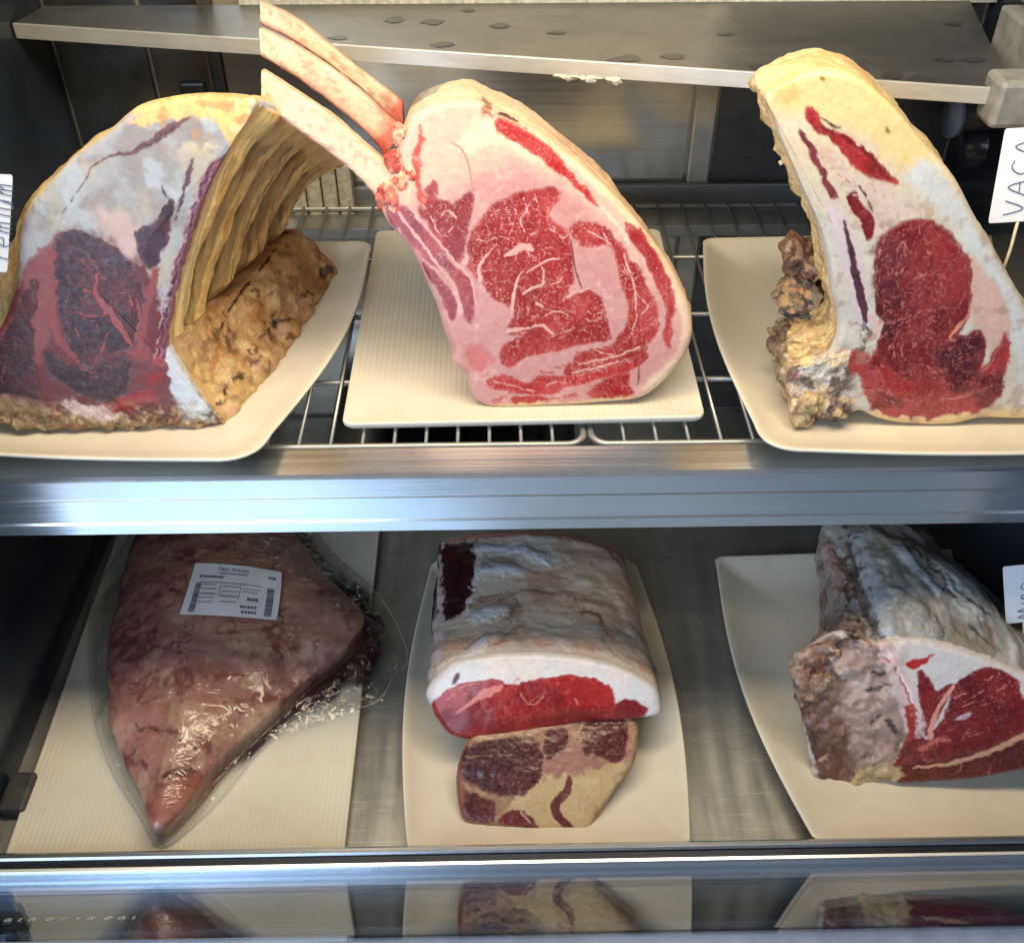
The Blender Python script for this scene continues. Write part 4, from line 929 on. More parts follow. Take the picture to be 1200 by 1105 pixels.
p.fill([(160, 278), (168, 270), (185, 265), (195, 245), (201, 237), (204, 250), (198, 280), (190, 300), (180, 318), (172, 312), (162, 295)], (70, 50, 66), 1.0, 2.0, lean=0.4)
p.fill([(193, 245), (200, 236), (204, 250), (196, 262), (188, 266)], (40, 34, 36), 1.2, 3)
p.mottle((82, 48, 66), 36, 0.1, 0.6, 0.5, 61, (p.lean > 0.5).astype(float)); p.mottle((48, 26, 30), 60, 0.2, 0.7, 0.6, 63, (p.lean > 0.5).astype(float))
p.stroke([(268, 182), (250, 202), (236, 240), (222, 285), (208, 335), (198, 385), (192, 430)], [8, 13, 13, 12, 12, 11, 8], (140, 92, 110), 1.5, 3.0)
for dx, c_, w_ in ((-4, (86, 50, 74), 3), (3, (92, 56, 78), 2.5), (-8, (196, 160, 164), 2), (0, (180, 130, 140), 2)):
    p.stroke([(266+dx, 185), (248+dx, 208), (234+dx, 245), (220+dx, 288), (206+dx, 338), (196+dx, 388), (190+dx, 430)], w_, c_, 0.8, 3.0, wseed=9)
p.stroke([(222, 139), (200, 154), (170, 174), (152, 181), (130, 187), (110, 201), (95, 221), (80, 246), (72, 266)], [3, 9, 8, 5, 3, 2.5, 2, 1.5, 1], (116, 76, 78), 0.8, 2.0)
p.stroke([(215, 143), (185, 165), (160, 178), (130, 186)], [2, 3, 2, 1], (64, 40, 44), 0.6, 3.0)
p.stroke([(226, 192), (220, 212), (213, 240), (206, 262)], [4, 6, 4, 2], (96, 66, 70), 0.8, 2.0)
p.stroke([(192, 220), (197, 232), (203, 240)], 2, (50, 40, 42), 0.6, 1.5)
for pts, w_ in (([(155, 407), (138, 382), (124, 362), (113, 348), (114, 333), (119, 322)], [5, 8, 8, 6, 4, 2]), ([(100, 343), (112, 350)], 3), ([(70, 370), (88, 369), (106, 372), (124, 373)], [1, 2, 3, 3]), ([(160, 355), (164, 375), (160, 400)], [3, 4, 4]),
                ([(118, 330), (132, 331)], 1.5), ([(132, 340), (146, 350), (155, 352)], 1.8), ([(150, 345), (157, 362)], 3), ([(104, 302), (112, 316), (118, 326)], 1.8), ([(128, 392), (122, 412), (112, 428)], 2.5), ([(90, 385), (96, 402)], 2), ([(95, 435), (108, 440), (106, 452)], 1.8)):
    p.stroke(pts, w_, (158, 84, 86), 0.6, 2.0, lean=0.1)
p.stroke([(185, 320), (176, 345), (170, 380), (165, 410)], [8, 9, 8, 8], (148, 80, 82), 1.6, 3)
p.stroke([(60, 300), (64, 330), (62, 370), (70, 400), (95, 430)], [7, 7, 9, 9, 5], (150, 78, 82), 1.8, 3)
for x, y, r_, c_ in ((165, 420, 18, (148, 70, 70)), (182, 448, 14, (154, 46, 48)), (150, 478, 18, (150, 42, 42)), (172, 470, 14, (160, 60, 60)), (190, 430, 9, (170, 70, 72)), (130, 484, 12, (196, 110, 104))):
    p.stroke([(x-5, y), (x+5, y-3)], r_, c_, 3, 6, amt=0.85)
p.fill([(198, 405), (208, 409), (228, 446), (246, 484), (236, 494), (212, 490), (204, 466), (199, 440)], (202, 210, 220), 1.4, 2.5)
p.stroke([(206, 470), (216, 492), (240, 500)], 6, (126, 122, 118), 2.0, 6, amt=0.7)
p.fill([(-40, 462), (20, 468), (60, 480), (110, 490), (160, 492), (215, 494), (258, 500), (262, 512), (0, 512), (-40, 500)], (152, 130, 100), 2.5, 6)
low = cap*smooth(462, 490, p.px[:, 1]); p.dry = np.maximum(p.dry, low*0.9); p.dV += low*0.004*fbm(p.V, 90, 3, 79); p.mottle((96, 76, 58), 150, 0.0, 0.6, 0.85, 71, low); p.mottle((204, 184, 146), 170, 0.1, 0.6, 0.7, 73, low); p.mottle((150, 80, 76), 60, 0.2, 0.5, 0.7, 75, low)
p.fill([(85, 470), (110, 480), (150, 488), (120, 494), (80, 486)], (208, 190, 186), 3, 6)
p.veins([(64, 275, 168, 425), (50, 416, 157, 475), (0, 340, 44, 465)], 34, (150, 84, 90), 5, 2.0)
p.finish((104, 46, 50), (42, 17, 22), 0.0003)
tA = empty('aged_rib_roast', tuple(fA[0]), 'dark dry aged rib roast with yellow ribbed inner side at the upper left', 'rib roast')
p.build('flesh', MT_AGED, tA)

# ================================================================== C: roast with the card (right, upper shelf)
fC = frame((1080, 500), 0.010, 14, 0)
C_f = [(896, 112), (910, 98), (936, 86), (968, 80), (1001, 86), (1031, 108), (1060, 136), (1090, 172), (1120, 207), (1150, 262), (1185, 322), (1215, 380), (1232, 440), (1216, 488), (1152, 492), (1112, 500), (1060, 499),
       (1028, 492), (1008, 484), (984, 491), (962, 488), (936, 478), (924, 458), (928, 436), (952, 426), (974, 412), (983, 380), (976, 340), (968, 296), (956, 256), (941, 222), (927, 190), (914, 160), (904, 130)]
SC = on_plane(C_f, fC); bC = fC[0]
s1 = back(SC, bC, (0.000, 0.05, 0.0), 0.99, 0.985); s2 = back(SC, bC, (0.016, 0.11, 0.0), 0.94, 0.93); s3 = back(SC, bC, (0.030, 0.17, 0.0), 0.84, 0.80)
for q in (SC, s1, s2, s3): q[:, 2] = np.maximum(q[:, 2], 0.010)
p = Piece([SC, s1, s2, s3], onpl(1045, 395, *fC), fC[1], n=760, rings=140, side=120)
inner = p.side*((p.uu > 23.3) & (p.uu < 34)); chine = p.side*((p.uu > 18.5) & (p.uu <= 23.3))
chf = p.cap*smooth(1010, 990, p.px[:, 0])*smooth(395, 420, p.px[:, 1])
strk = fbm(np.column_stack([p.uu*0.5, p.vv*16, p.uu*0]), 1.6, 5, 31, 0.65)
p.push(fbm(p.V, 26, 4, 4)*(0.0005+0.0024*p.sw)+fbm(p.V, 150, 3, 2)*(0.0001+0.0006*p.sw)+p.sw*inner*(0.003*strk+0.0055*fbm(p.V, 52, 3, 6))+(chine*p.sw+chf*smooth(1.0, 0.9, p.rr)*0.6)*(0.006*fbm(p.V, 50, 4, 9)+0.002*fbm(p.V, 170, 3, 19)))
p.col[:] = srgb(222, 200, 154)
p.mottle((214, 182, 128), 24, 0.0, 0.6, 0.6, 3, p.side.astype(float)); p.apply(inner.astype(float), (226, 200, 148))
p.apply(inner*smooth(0.1, 0.6, strk)*0.7, (178, 142, 92)); p.apply(inner*smooth(0.2, 0.7, -strk)*0.5, (240, 224, 186)); p.mottle((150, 120, 96), 60, 0.35, 0.6, 0.7, 13, inner)
p.apply(chine.astype(float), (168, 146, 116)); p.mottle((96, 82, 72), 60, 0.0, 0.5, 0.8, 15, chine); p.mottle((214, 196, 166), 80, 0.15, 0.5, 0.7, 17, chine)
cap = p.cap.astype(float)
p.apply(cap, (210, 196, 168)); p.mottle((216, 208, 190), 30, 0.0, 0.6, 0.7, 5, cap)
p.dry = np.maximum(inner*0.9, chine)*p.sw+chf*0.9
tone = smooth(160, 300, p.px[:, 1]-0.2*(p.px[:, 0]-1000)); p.apply(cap*tone*0.85, (200, 196, 188))
p.fill([(895, 102), (932, 64), (980, 60), (1030, 95), (1080, 160), (1120, 220), (1060, 200), (1000, 150), (940, 140), (915, 140)], (226, 202, 150), 8, 5)
p.fill([(905, 90), (930, 78), (935, 110), (920, 128), (900, 115)], (206, 176, 120), 4, 6, amt=0.8)
p.fill([(1060, 215), (1100, 250), (1140, 300), (1170, 350), (1195, 420), (1200, 480), (1225, 470), (1225, 430), (1180, 330), (1130, 235), (1090, 190)], (202, 206, 206), 6, 4)
p.fill([(1130, 300), (1155, 320), (1175, 350), (1184, 385), (1176, 402), (1160, 415), (1150, 395), (1138, 380), (1138, 345)], (206, 176, 166), 3, 3)
p.fill([(972, 180), (1000, 205), (1040, 220), (1080, 246), (1055, 266), (1032, 282), (1020, 256), (1000, 228), (982, 212)], (206, 190, 180), 3, 5)
tm = p.fill([(950, 160), (1000, 205), (1050, 225), (1075, 250), (1035, 280), (1015, 285), (990, 240), (960, 190)], (210, 196, 186), 3, 4, amt=0.3)
p.mottle((172, 96, 92), 90, 0.2, 0.45, 0.8, 53, tm); p.mottle((120, 96, 84), 120, 0.35, 0.55, 0.7, 55, tm)
EYE = [(1045, 272), (1060, 264), (1080, 261), (1100, 267), (1118, 280), (1130, 297), (1138, 320), (1138, 345), (1135, 365), (1131, 380), (1127, 388), (1124, 394), (1130, 397), (1143, 391), (1150, 393), (1155, 410), (1150, 430), (1135, 450),
       (1110, 462), (1080, 463), (1055, 460), (1040, 450), (1032, 430), (1030, 410), (1032, 395), (1040, 380), (1028, 370), (1024, 345), (1024, 315), (1028, 295), (1035, 280)]
p.fill([(1012, 440), (1028, 420), (1045, 450), (1080, 458), (1120, 455), (1155, 430), (1180, 420), (1168, 474), (1130, 488), (1080, 491), (1040, 489), (1020, 478)], (172, 76, 78), 2.5, 4, lean=0.7)
p.fill(EYE, (118, 32, 40), 1.4, 1.6, lean=0.9)
p.fill([(1026, 300), (1045, 280), (1060, 300), (1050, 340), (1030, 350)], (106, 48, 56), 6, 6, lean=0.9, amt=0.8)
p.fill([(1050, 350), (1090, 340), (1110, 380), (1070, 400), (1045, 385)], (112, 34, 42), 7, 7, lean=0.9, amt=0.8)
p.fill([(1030, 415), (1045, 440), (1075, 452), (1110, 455), (1080, 466), (1050, 462), (1035, 448), (1022, 430)], (160, 44, 44), 4, 4, lean=0.8)
p.fill([(1090, 275), (1120, 290), (1134, 320), (1130, 350), (1110, 340), (1095, 305)], (146, 40, 48), 6, 4, lean=0.8)
p.fill([(1105, 405), (1145, 397), (1150, 420), (1120, 445), (1095, 430)], (92, 40, 48), 4, 5, lean=0.8)
p.fill([(1175, 398), (1182, 395), (1182, 425), (1170, 440), (1155, 455), (1143, 462), (1148, 446), (1165, 420)], (168, 58, 64), 1.5, 3, lean=0.8)
p.stroke([(1138, 350), (1135, 370), (1125, 384), (1114, 398), (1120, 402)], [2, 3, 6, 4, 2], (214, 140, 116), 1.2, 1.6)
p.fill([(945, 127), (958, 135), (965, 150), (985, 160), (1005, 172), (1025, 190), (1040, 207), (1053, 218), (1035, 215), (1015, 208), (1000, 195), (985, 180), (970, 165), (955, 155), (945, 145)], (168, 44, 44), 1.0, 2, lean=0.4)
p.stroke([(965, 152), (990, 166), (1015, 184), (1035, 206)], [3, 4, 4, 2], (110, 26, 32), 0.8, 2)
p.stroke([(962, 140), (975, 148), (988, 151)], [2, 4, 1], (90, 76, 62), 0.8, 1)
p.fill([(935, 158), (945, 163), (955, 180), (966, 206), (979, 230), (972, 230), (960, 206), (948, 180)], (128, 58, 68), 1.0, 2, lean=0.3)
p.fill([(992, 232), (1003, 227), (1015, 245), (1023, 258), (1025, 276), (1018, 283), (1010, 268), (1000, 250)], (122, 28, 34), 1.0, 1.6, lean=0.3)
for pts, w_, c_ in (([(990, 228), (1000, 220), (1014, 226), (1020, 240), (1024, 250)], 2.5, (70, 54, 50)), ([(1000, 232), (1010, 230), (1012, 238)], 1.5, (226, 200, 190)), ([(975, 200), (990, 214), (1005, 222)], 1.6, (190, 110, 110)), ([(1005, 205), (1020, 212), (1015, 222), (1030, 228)], 1.6, (180, 130, 126))):
    p.stroke(pts, w_, c_, 0.6, 2)
p.stroke([(972, 240), (985, 272), (999, 312), (1008, 350), (1016, 384)], [10, 20, 20, 18, 14], (206, 192, 196), 1.2, 1.5)
p.stroke([(986, 262), (996, 296), (1004, 334), (1010, 360), (1013, 380)], [3, 7, 9, 9, 5], (88, 50, 62), 0.8, 1.5)
p.stroke([(988, 268), (1000, 310), (1009, 352)], [2, 3, 3], (56, 34, 42), 0.6, 4)
p.stroke([(1002, 385), (1015, 395), (1005, 420), (992, 440)], [5, 9, 9, 8], (110, 96, 86), 2, 6)
p.stroke([(1022, 372), (1030, 384), (1022, 400)], 6, (214, 180, 172), 1.4, 3)
p.mottle((96, 82, 74), 70, 0.05, 0.4, 0.85, 83, chf); p.mottle((226, 204, 164), 60, 0.1, 0.5, 0.8, 85, chf); p.mottle((160, 84, 78), 80, 0.35, 0.6, 0.7, 87, chf)
p.fill([(998, 422), (1018, 415), (1022, 440), (1010, 448), (1000, 440)], (170, 70, 70), 2, 4)
for pts in ([(1050, 300), (1062, 285), (1058, 310)], [(1035, 320), (1050, 325), (1060, 318)], [(1065, 335), (1080, 328), (1098, 320)], [(1045, 352), (1060, 345)], [(1070, 375), (1090, 368)], [(1030, 400), (1045, 388), (1070, 378)], [(1040, 415), (1052, 405), (1058, 420)],
            [(1092, 350), (1105, 345)], [(1070, 410), (1078, 395), (1085, 402)], [(1060, 440), (1080, 432), (1100, 440)], [(1112, 420), (1128, 412)], [(1090, 440), (1110, 436), (1128, 426)], [(1030, 470), (1060, 476), (1100, 474), (1140, 462)], [(1090, 300), (1085, 285)]):
    p.stroke(pts, 1.8, (206, 134, 128), 0.5, 2.5, lean=0.1, amt=0.9)
for pts, w_ in (([(1027, 372), (1040, 380), (1060, 376), (1085, 366), (1110, 362)], [2, 2.5, 2, 1.5, 1]), ([(1062, 265), (1045, 275), (1032, 292), (1026, 320), (1027, 350)], 2), ([(1100, 268), (1122, 285), (1136, 315), (1138, 345)], 2), ([(1044, 300), (1052, 318), (1048, 334)], 1.6), ([(1075, 290), (1070, 310), (1082, 330)], 1.4),
                ([(1095, 375), (1086, 392), (1098, 404)], 1.6), ([(1050, 395), (1048, 420), (1060, 436)], 1.4), ([(1110, 300), (1118, 320)], 1.4), ([(1030, 455), (1050, 468), (1085, 474)], 2), ([(1100, 472), (1140, 466), (1165, 450)], 2), ([(1150, 440), (1165, 425), (1176, 405)], 1.8)):
    p.stroke(pts, w_, (210, 146, 138), 0.6, 2.5, lean=0.1, amt=0.75)
p.fill([(1015, 484), (1060, 492), (1130, 490), (1180, 482), (1220, 480), (1215, 496), (1060, 504), (1020, 496)], (222, 198, 152), 2.5, 5)
for x, y in ((1024, 86), (1048, 117), (1071, 135), (1040, 155), (962, 93)): p.stroke([(x, y), (x+2, y+2)], 4, (150, 120, 70), 1, 1)
p.mottle((170, 140, 126), 60, 0.25, 0.6, 0.5, 91, cap*(p.lean < 0.2)*smooth(200, 260, p.px[:, 1]))
p.veins([(1026, 265, 1136, 375), (1032, 375, 1152, 460), (1015, 450, 1180, 488)], 40, (204, 136, 130), 6, 1.9)
p.finish((150, 62, 64), (76, 28, 36), 0.0002, amt=0.75)
tC = empty('pale_fat_rib_roast', tuple(bC), 'tall narrow rib roast with thick yellow fat, picked with a handwritten card', 'rib roast')
p.build('flesh', MT_DARK, tC); pieceC = p
# knobs of the backbone on its left side
crust_blob(940, 302, 0.22, (0.020, 0.03, 0.022), 3, (150, 108, 84), (110, 80, 68), (196, 160, 130), tC)
crust_blob(935, 348, 0.19, (0.022, 0.03, 0.020), 5, (150, 132, 112), (216, 170, 120), (84, 78, 80), tC)
crust_blob(936, 405, 0.145, (0.028, 0.04, 0.026), 7, (128, 108, 88), (84, 70, 60), (170, 146, 116), tC)
crust_blob(945, 380, 0.16, (0.018, 0.02, 0.012), 8, (96, 92, 90), (66, 62, 62), (180, 150, 110), tC)
crust_blob(942, 458, 0.085, (0.022, 0.04, 0.022), 9, (196, 170, 126), (150, 118, 88), (226, 206, 168), tC)
crust_blob(975, 470, 0.070, (0.020, 0.02, 0.016), 10, (128, 112, 100), (88, 72, 68), (200, 170, 130), tC)
c = ony(938, 190, 0.155)
tube('fat_shred', [ony(938, 180, 0.15), ony(930, 188, 0.148), ony(921, 188, 0.147), ony(913, 192, 0.147)], [0.004, 0.003, 0.002, 0.0025], M['stick'], tC, 8)

# ================================================================== E and F: loin on top of a small steak (lower deck, middle)
PZ = DECK+0.009
def flat_frame(px, z, tilt, yaw=0.0): return frame(px, z, tilt, yaw)
# F: small steak lying tilted towards the front
fF = frame((640, 972), PZ+0.004, 62, 0)
F_f = [(546, 872), (566, 852), (620, 838), (690, 832), (742, 838), (748, 868), (742, 896), (718, 930), (700, 956), (684, 974), (640, 974), (590, 969), (549, 963), (538, 945), (535, 905)]
SF = on_plane(F_f, fF); bF = fF[0]
nd = -fF[1]
def sink(S_, d): q = S_+np.array([0, d[1], d[2]]); q[:, 2] = np.maximum(q[:, 2], PZ); return q
p = Piece([SF, sink(SF, (0, 0.006, -0.012)), sink((SF-SF.mean(0))*0.97+SF.mean(0), (0, 0.012, -0.10))], onpl(640, 900, *fF), fF[1], n=420, rings=90, side=50, bulge=0.004, rnd=0.006)
p.push(fbm(p.V, 30, 4, 7)*0.0012+fbm(p.V, 150, 3, 2)*0.0004)
p.col[:] = srgb(190, 160, 108); p.mottle((150, 112, 72), 30, 0.1, 0.6, 0.6, 4)
p.apply(p.cap.astype(float), (168, 130, 104)); p.mottle((196, 164, 120), 50, 0.1, 0.6, 0.6, 14, p.cap.astype(float)); p.mottle((140, 86, 74), 40, 0.2, 0.6, 0.5, 16, p.cap.astype(float))
p.fill([(600, 930), (660, 900), (730, 880), (745, 890), (700, 955), (684, 975), (600, 970)], (206, 182, 138), 6, 8)
p.fill([(640, 870), (740, 870), (735, 890), (660, 905), (590, 905), (600, 870)], (170, 124, 112), 6, 8)  # brownish top and dark reds paint in the loin's shadow
DKR = (70, 24, 28)
p.fill([(540, 882), (560, 868), (620, 862), (634, 872), (634, 905), (622, 922), (600, 930), (575, 925), (552, 915), (538, 905)], DKR, 1.2, 2, lean=0.5)
p.fill([(640, 856), (665, 852), (664, 872), (650, 884), (640, 886), (638, 872)], (96, 34, 36), 1.2, 2, lean=0.5)
p.fill([(690, 840), (735, 842), (732, 880), (722, 892), (712, 888), (700, 880), (684, 880), (682, 862)], (92, 30, 34), 1.2, 2, lean=0.6)
p.fill([(544, 925), (556, 928), (576, 936), (580, 948), (578, 962), (550, 958), (542, 948)], (104, 34, 34), 1.2, 2, lean=0.5)
p.fill([(584, 956), (600, 946), (618, 952), (632, 966), (628, 973), (600, 970), (584, 964)], (120, 44, 42), 1.2, 2, lean=0.8)
p.stroke([(668, 908), (664, 925), (650, 940), (656, 955), (668, 970)], [5, 9, 10, 10, 9], (112, 44, 42), 0.9, 1.5, lean=0.3)
p.stroke([(610, 948), (622, 962)], 2, (206, 160, 120), 0.5, 1)
p.fill([(536, 890), (541, 900), (542, 955), (550, 965), (536, 955)], (150, 96, 80), 2, 2)
p.finish((118, 50, 50), (64, 20, 26), 0.0003)
tF = empty('small_steak', tuple(bF), 'small yellow fatted steak half hidden beneath the red loin', 'steak')
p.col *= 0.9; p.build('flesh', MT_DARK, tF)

# E: loin, grey dry top and red cut front
fE = frame((640, 862), PZ+0.050, 38, 0)
E_f = [(499, 812), (512, 792), (540, 772), (600, 764), (670, 767), (730, 782), (766, 803), (776, 826), (772, 838), (735, 844), (690, 847), (640, 857), (590, 865), (550, 868), (526, 862), (512, 846), (503, 828)]
SE = on_plane(E_f, fE); bE = fE[0]
E_r = [(514, 656), (517, 636), (550, 627), (600, 624), (650, 626), (696, 636), (728, 652), (738, 690), (738, 720), (720, 730), (690, 730), (640, 730), (590, 730), (556, 728), (530, 722), (518, 705), (514, 680)]
E_m = [(506, 742), (512, 716), (544, 704), (600, 700), (660, 702), (712, 712), (748, 732), (762, 766), (766, 790), (735, 800), (690, 800), (640, 800), (590, 800), (550, 800), (522, 795), (510, 780), (505, 760)]
SEr = on_plane(E_r, frame((640, 728), PZ+0.004, 20)); SEm = on_plane(E_m, frame((640, 800), PZ+0.022, 30))
p = Piece([SE, SEm, SEr], onpl(630, 815, *fE), fE[1], n=560, rings=80, side=200, bulge=0.010, rnd=0.010)
side = p.side.astype(float); topm = side*smooth(0.6, 1.6, p.uu)*smooth(7.4, 6.4, p.uu); lft = side*((p.uu < 1.0) | (p.uu > 13.5))
wr = fbm(np.column_stack([p.V[:, 0]*22, p.V[:, 1]*75, p.V[:, 2]*40]), 1.0, 5, 8, 0.6)
p.push(0.0008*fbm(p.V, 30, 3, 7)+p.sw*(0.0004*wr+0.0025*fbm(p.V*np.array([1, 1.8, 1]), 22, 4, 3)))
p.dry = p.side*p.sw*0.45
b1 = p.stroke([(560, 722), (572, 718), (585, 714)], [14, 26, 16], (200, 204, 216), 4, 2, 'side', amt=0.0)
p.col[:] = srgb(196, 186, 172)
p.mottle((156, 142, 126), 20, 0.0, 0.6, 0.7, 11, topm, (0.8, 1.5, 1)); p.mottle((186, 184, 184), 20, 0.2, 0.7, 0.6, 13, topm, (0.7, 1.6, 1)); p.mottle((178, 148, 128), 18, 0.1, 0.6, 0.7, 17, topm)
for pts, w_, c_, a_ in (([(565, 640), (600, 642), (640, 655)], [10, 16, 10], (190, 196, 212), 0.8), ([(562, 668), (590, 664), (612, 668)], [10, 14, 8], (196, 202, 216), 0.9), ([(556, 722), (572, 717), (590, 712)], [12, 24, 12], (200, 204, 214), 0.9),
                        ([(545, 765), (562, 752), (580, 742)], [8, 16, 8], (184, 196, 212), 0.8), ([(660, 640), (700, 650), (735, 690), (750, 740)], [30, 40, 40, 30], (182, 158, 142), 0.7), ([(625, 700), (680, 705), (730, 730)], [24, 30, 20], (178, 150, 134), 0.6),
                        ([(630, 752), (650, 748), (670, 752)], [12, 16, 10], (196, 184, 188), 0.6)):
    p.stroke(pts, w_, c_, 7, 4, 'side', amt=a_, push=0.003 if c_[2] > 200 else 0.0015)  # pale bluish strokes are highlights painted into the top
for pts, w_, c_ in (([(590, 700), (602, 694), (606, 706), (598, 716), (600, 728)], [4, 5, 5, 4, 3], (72, 64, 60)), ([(565, 770), (580, 752), (600, 738), (612, 726)], [3, 4, 4, 2], (84, 76, 70)), ([(600, 690), (640, 690), (680, 700), (710, 708)], [4, 5, 5, 3], (116, 104, 94)),
                    ([(684, 716), (692, 714), (704, 718), (708, 730)], [5, 8, 8, 5], (52, 46, 44)), ([(540, 760), (560, 745), (585, 736)], [4, 6, 4], (104, 98, 92)), ([(705, 745), (725, 765), (748, 780)], [3, 3, 2], (110, 94, 82)), ([(545, 715), (560, 700), (590, 692)], [4, 6, 4], (110, 102, 94)),
                    ([(610, 660), (640, 668), (680, 676)], [2, 3, 2], (206, 204, 206)), ([(600, 645), (625, 650), (640, 660)], 3, (214, 222, 230))):
    p.stroke(pts, w_, c_, 3.0, 4, 'side', amt=0.6, push=-0.0012)
p.stroke([(688, 730), (696, 735), (704, 738)], [6, 9, 6], (190, 188, 184), 1.6, 4, 'side')
# warm rim of the top, then the white fat and the red cut
p.apply(side*smooth(0.14, 0.02, p.vv)*smooth(0.8, 1.4, p.uu)*smooth(7.0, 6.4, p.uu)*0.85, (214, 200, 192))
p.mottle((196, 150, 122), 40, 0.0, 0.5, 0.7, 23, side*smooth(0.22, 0.10, p.vv)*smooth(0.04, 0.10, p.vv)*topm)
p.apply(lft*0.95, (176, 164, 158)); p.mottle((208, 200, 198), 60, 0.0, 0.4, 0.8, 31, lft)
dk = lft*smooth(0.45, 0.6, p.vv+0.04*fbm(p.V, 40, 3, 5)); p.apply(dk, (62, 22, 24)); p.mottle((28, 14, 18), 50, 0.0, 0.4, 0.8, 33, dk)
p.apply(side*smooth(0.93, 0.98, p.vv)*topm*0.9, (168, 92, 84)); p.apply(side*((p.uu > 6.6) & (p.uu < 8.6))*smooth(0.25, 0.5, p.vv)*0.6, (126, 62, 60))
p.fill([(514, 648), (528, 636), (552, 630), (562, 640), (558, 668), (552, 690), (544, 712), (530, 726), (514, 712)], (62, 24, 26), 3.0, 9, 'side', tol=0.08, wscale=45)
p.stroke([(556, 634), (562, 652), (556, 680), (550, 700), (544, 716)], [8, 9, 6, 6, 8], (206, 200, 200), 1.6, 5, 'side'); p.stroke([(512, 650), (512, 690), (514, 730), (512, 770)], [8, 7, 9, 12], (188, 172, 170), 2, 5, 'side'); p.stroke([(540, 650), (536, 690), (530, 715)], [8, 12, 8], (26, 14, 18), 2.5, 5, 'side', amt=0.8)
cap = p.cap.astype(float); p.apply(cap, (222, 220, 222)); p.mottle((240, 226, 218), 30, 0.1, 0.6, 0.5, 41, cap)
p.fill([(504, 830), (514, 818), (535, 803), (560, 797), (588, 795), (592, 803), (612, 799), (640, 791), (676, 790), (704, 796), (720, 810), (725, 828), (745, 824), (760, 834), (740, 846), (690, 850), (640, 860), (560, 872), (522, 864)], (168, 36, 36), 1.0, 2.0, lean=0.8)
p.fill([(724, 826), (744, 822), (757, 832), (742, 842), (722, 842)], (140, 40, 44), 1.0, 2, lean=0.4)
p.fill([(512, 838), (600, 846), (700, 836), (730, 842), (640, 858), (550, 870), (520, 862)], (138, 26, 30), 5, 3, lean=0.5, amt=0.8)
for pts, w_ in (([(533, 838), (548, 828), (565, 818), (585, 806)], [2, 4, 9, 5]), ([(612, 812), (618, 824), (628, 828), (636, 820)], 1.8), ([(676, 820), (680, 828)], 2), ([(520, 822), (540, 806), (560, 800)], 1.6), ([(540, 815), (556, 806)], 1.5), ([(600, 800), (612, 792)], 1.5)):
    p.stroke(pts, w_, (222, 140, 130), 0.7, 1.5, lean=0.0)
p.fill([(527, 800), (531, 790), (536, 788), (532, 800)], (90, 20, 30), 1, 1)
p.veins([(510, 795, 720, 850)], 14, (222, 136, 126), 12, 1.8, drift=(1, -0.4))
p.finish((182, 54, 50), (122, 22, 27), 0.0002)
tE = empty('loin_joint', tuple(bE), 'grey topped loin joint with white fat band and red cut, on the small steak', 'loin joint')
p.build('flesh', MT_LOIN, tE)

# ================================================================== G: grey topped roast (lower deck, right)
fG = frame((1060, 922), PZ+0.002, 24, -8)
G_f = [(1022, 754), (988, 742), (952, 758), (925, 782), (934, 815), (944, 862), (953, 905), (972, 940), (990, 936), (1030, 922), (1062, 920), (1130, 916), (1200, 904), (1270, 888), (1296, 856), (1262, 815), (1200, 788), (1132, 763), (1082, 750), (1046, 750)]
SG = on_plane(G_f, fG)
G_m = [(1008, 704), (990, 710), (975, 722), (965, 742), (962, 770), (966, 800), (975, 830), (985, 850), (1000, 852), (1030, 850), (1060, 848), (1120, 845), (1180, 836), (1230, 822), (1250, 800), (1236, 768), (1188, 728), (1130, 684), (1078, 674), (1038, 684)]
G_r = [(966, 616), (962, 625), (960, 640), (958, 655), (960, 670), (964, 690), (970, 705), (978, 715), (990, 716), (1010, 716), (1030, 714), (1060, 710), (1090, 704), (1110, 694), (1116, 676), (1104, 654), (1080, 626), (1050, 606), (1016, 600), (986, 604)]
SGm = on_plane(G_m, frame((1060, 848), PZ+0.002, 20, -8)); SGr = on_plane(G_r, frame((1040, 716), PZ+0.004, 16, -8))
p = Piece([SG, SGm, SGr], onpl(1085, 840, *fG), fG[1], n=640, rings=110, side=200, bulge=0.004, rnd=0.009)
side = p.side.astype(float); cap = p.cap.astype(float)
chf = cap*smooth(1075, 1035, p.px[:, 0]+0.10*(p.px[:, 1]-760)); topm = side*(((p.uu > 14.6)) | (p.uu < 0.2)); lft = side*((p.uu >= 0.2) & (p.uu < 8.5))
wr = fbm(np.column_stack([(p.V[:, 0]+0.3*p.V[:, 1])*70, (p.V[:, 1]-0.3*p.V[:, 0])*20, p.V[:, 2]*40]), 1.0, 4, 8, 0.45)
cell = fbm(p.V, 36, 3, 90)
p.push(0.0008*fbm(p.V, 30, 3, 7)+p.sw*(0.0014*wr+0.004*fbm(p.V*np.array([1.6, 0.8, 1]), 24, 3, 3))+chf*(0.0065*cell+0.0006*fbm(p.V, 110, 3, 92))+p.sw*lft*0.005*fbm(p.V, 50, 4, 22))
p.col[:] = srgb(164, 162, 158)
p.apply(topm, (178, 176, 170)); p.apply(topm*smooth(0.1, 0.6, wr)*0.8, (214, 216, 216)); p.apply(topm*smooth(0.1, 0.7, -wr)*0.8, (120, 114, 102)); p.mottle((146, 128, 104), 24, 0.1, 0.6, 0.6, 12, topm)
p.dry = p.sw*0.5*topm+p.sw*0.9*lft+chf*0.8
p.apply(lft, (176, 164, 158)); p.mottle((120, 92, 86), 44, 0.0, 0.5, 0.8, 14, lft)
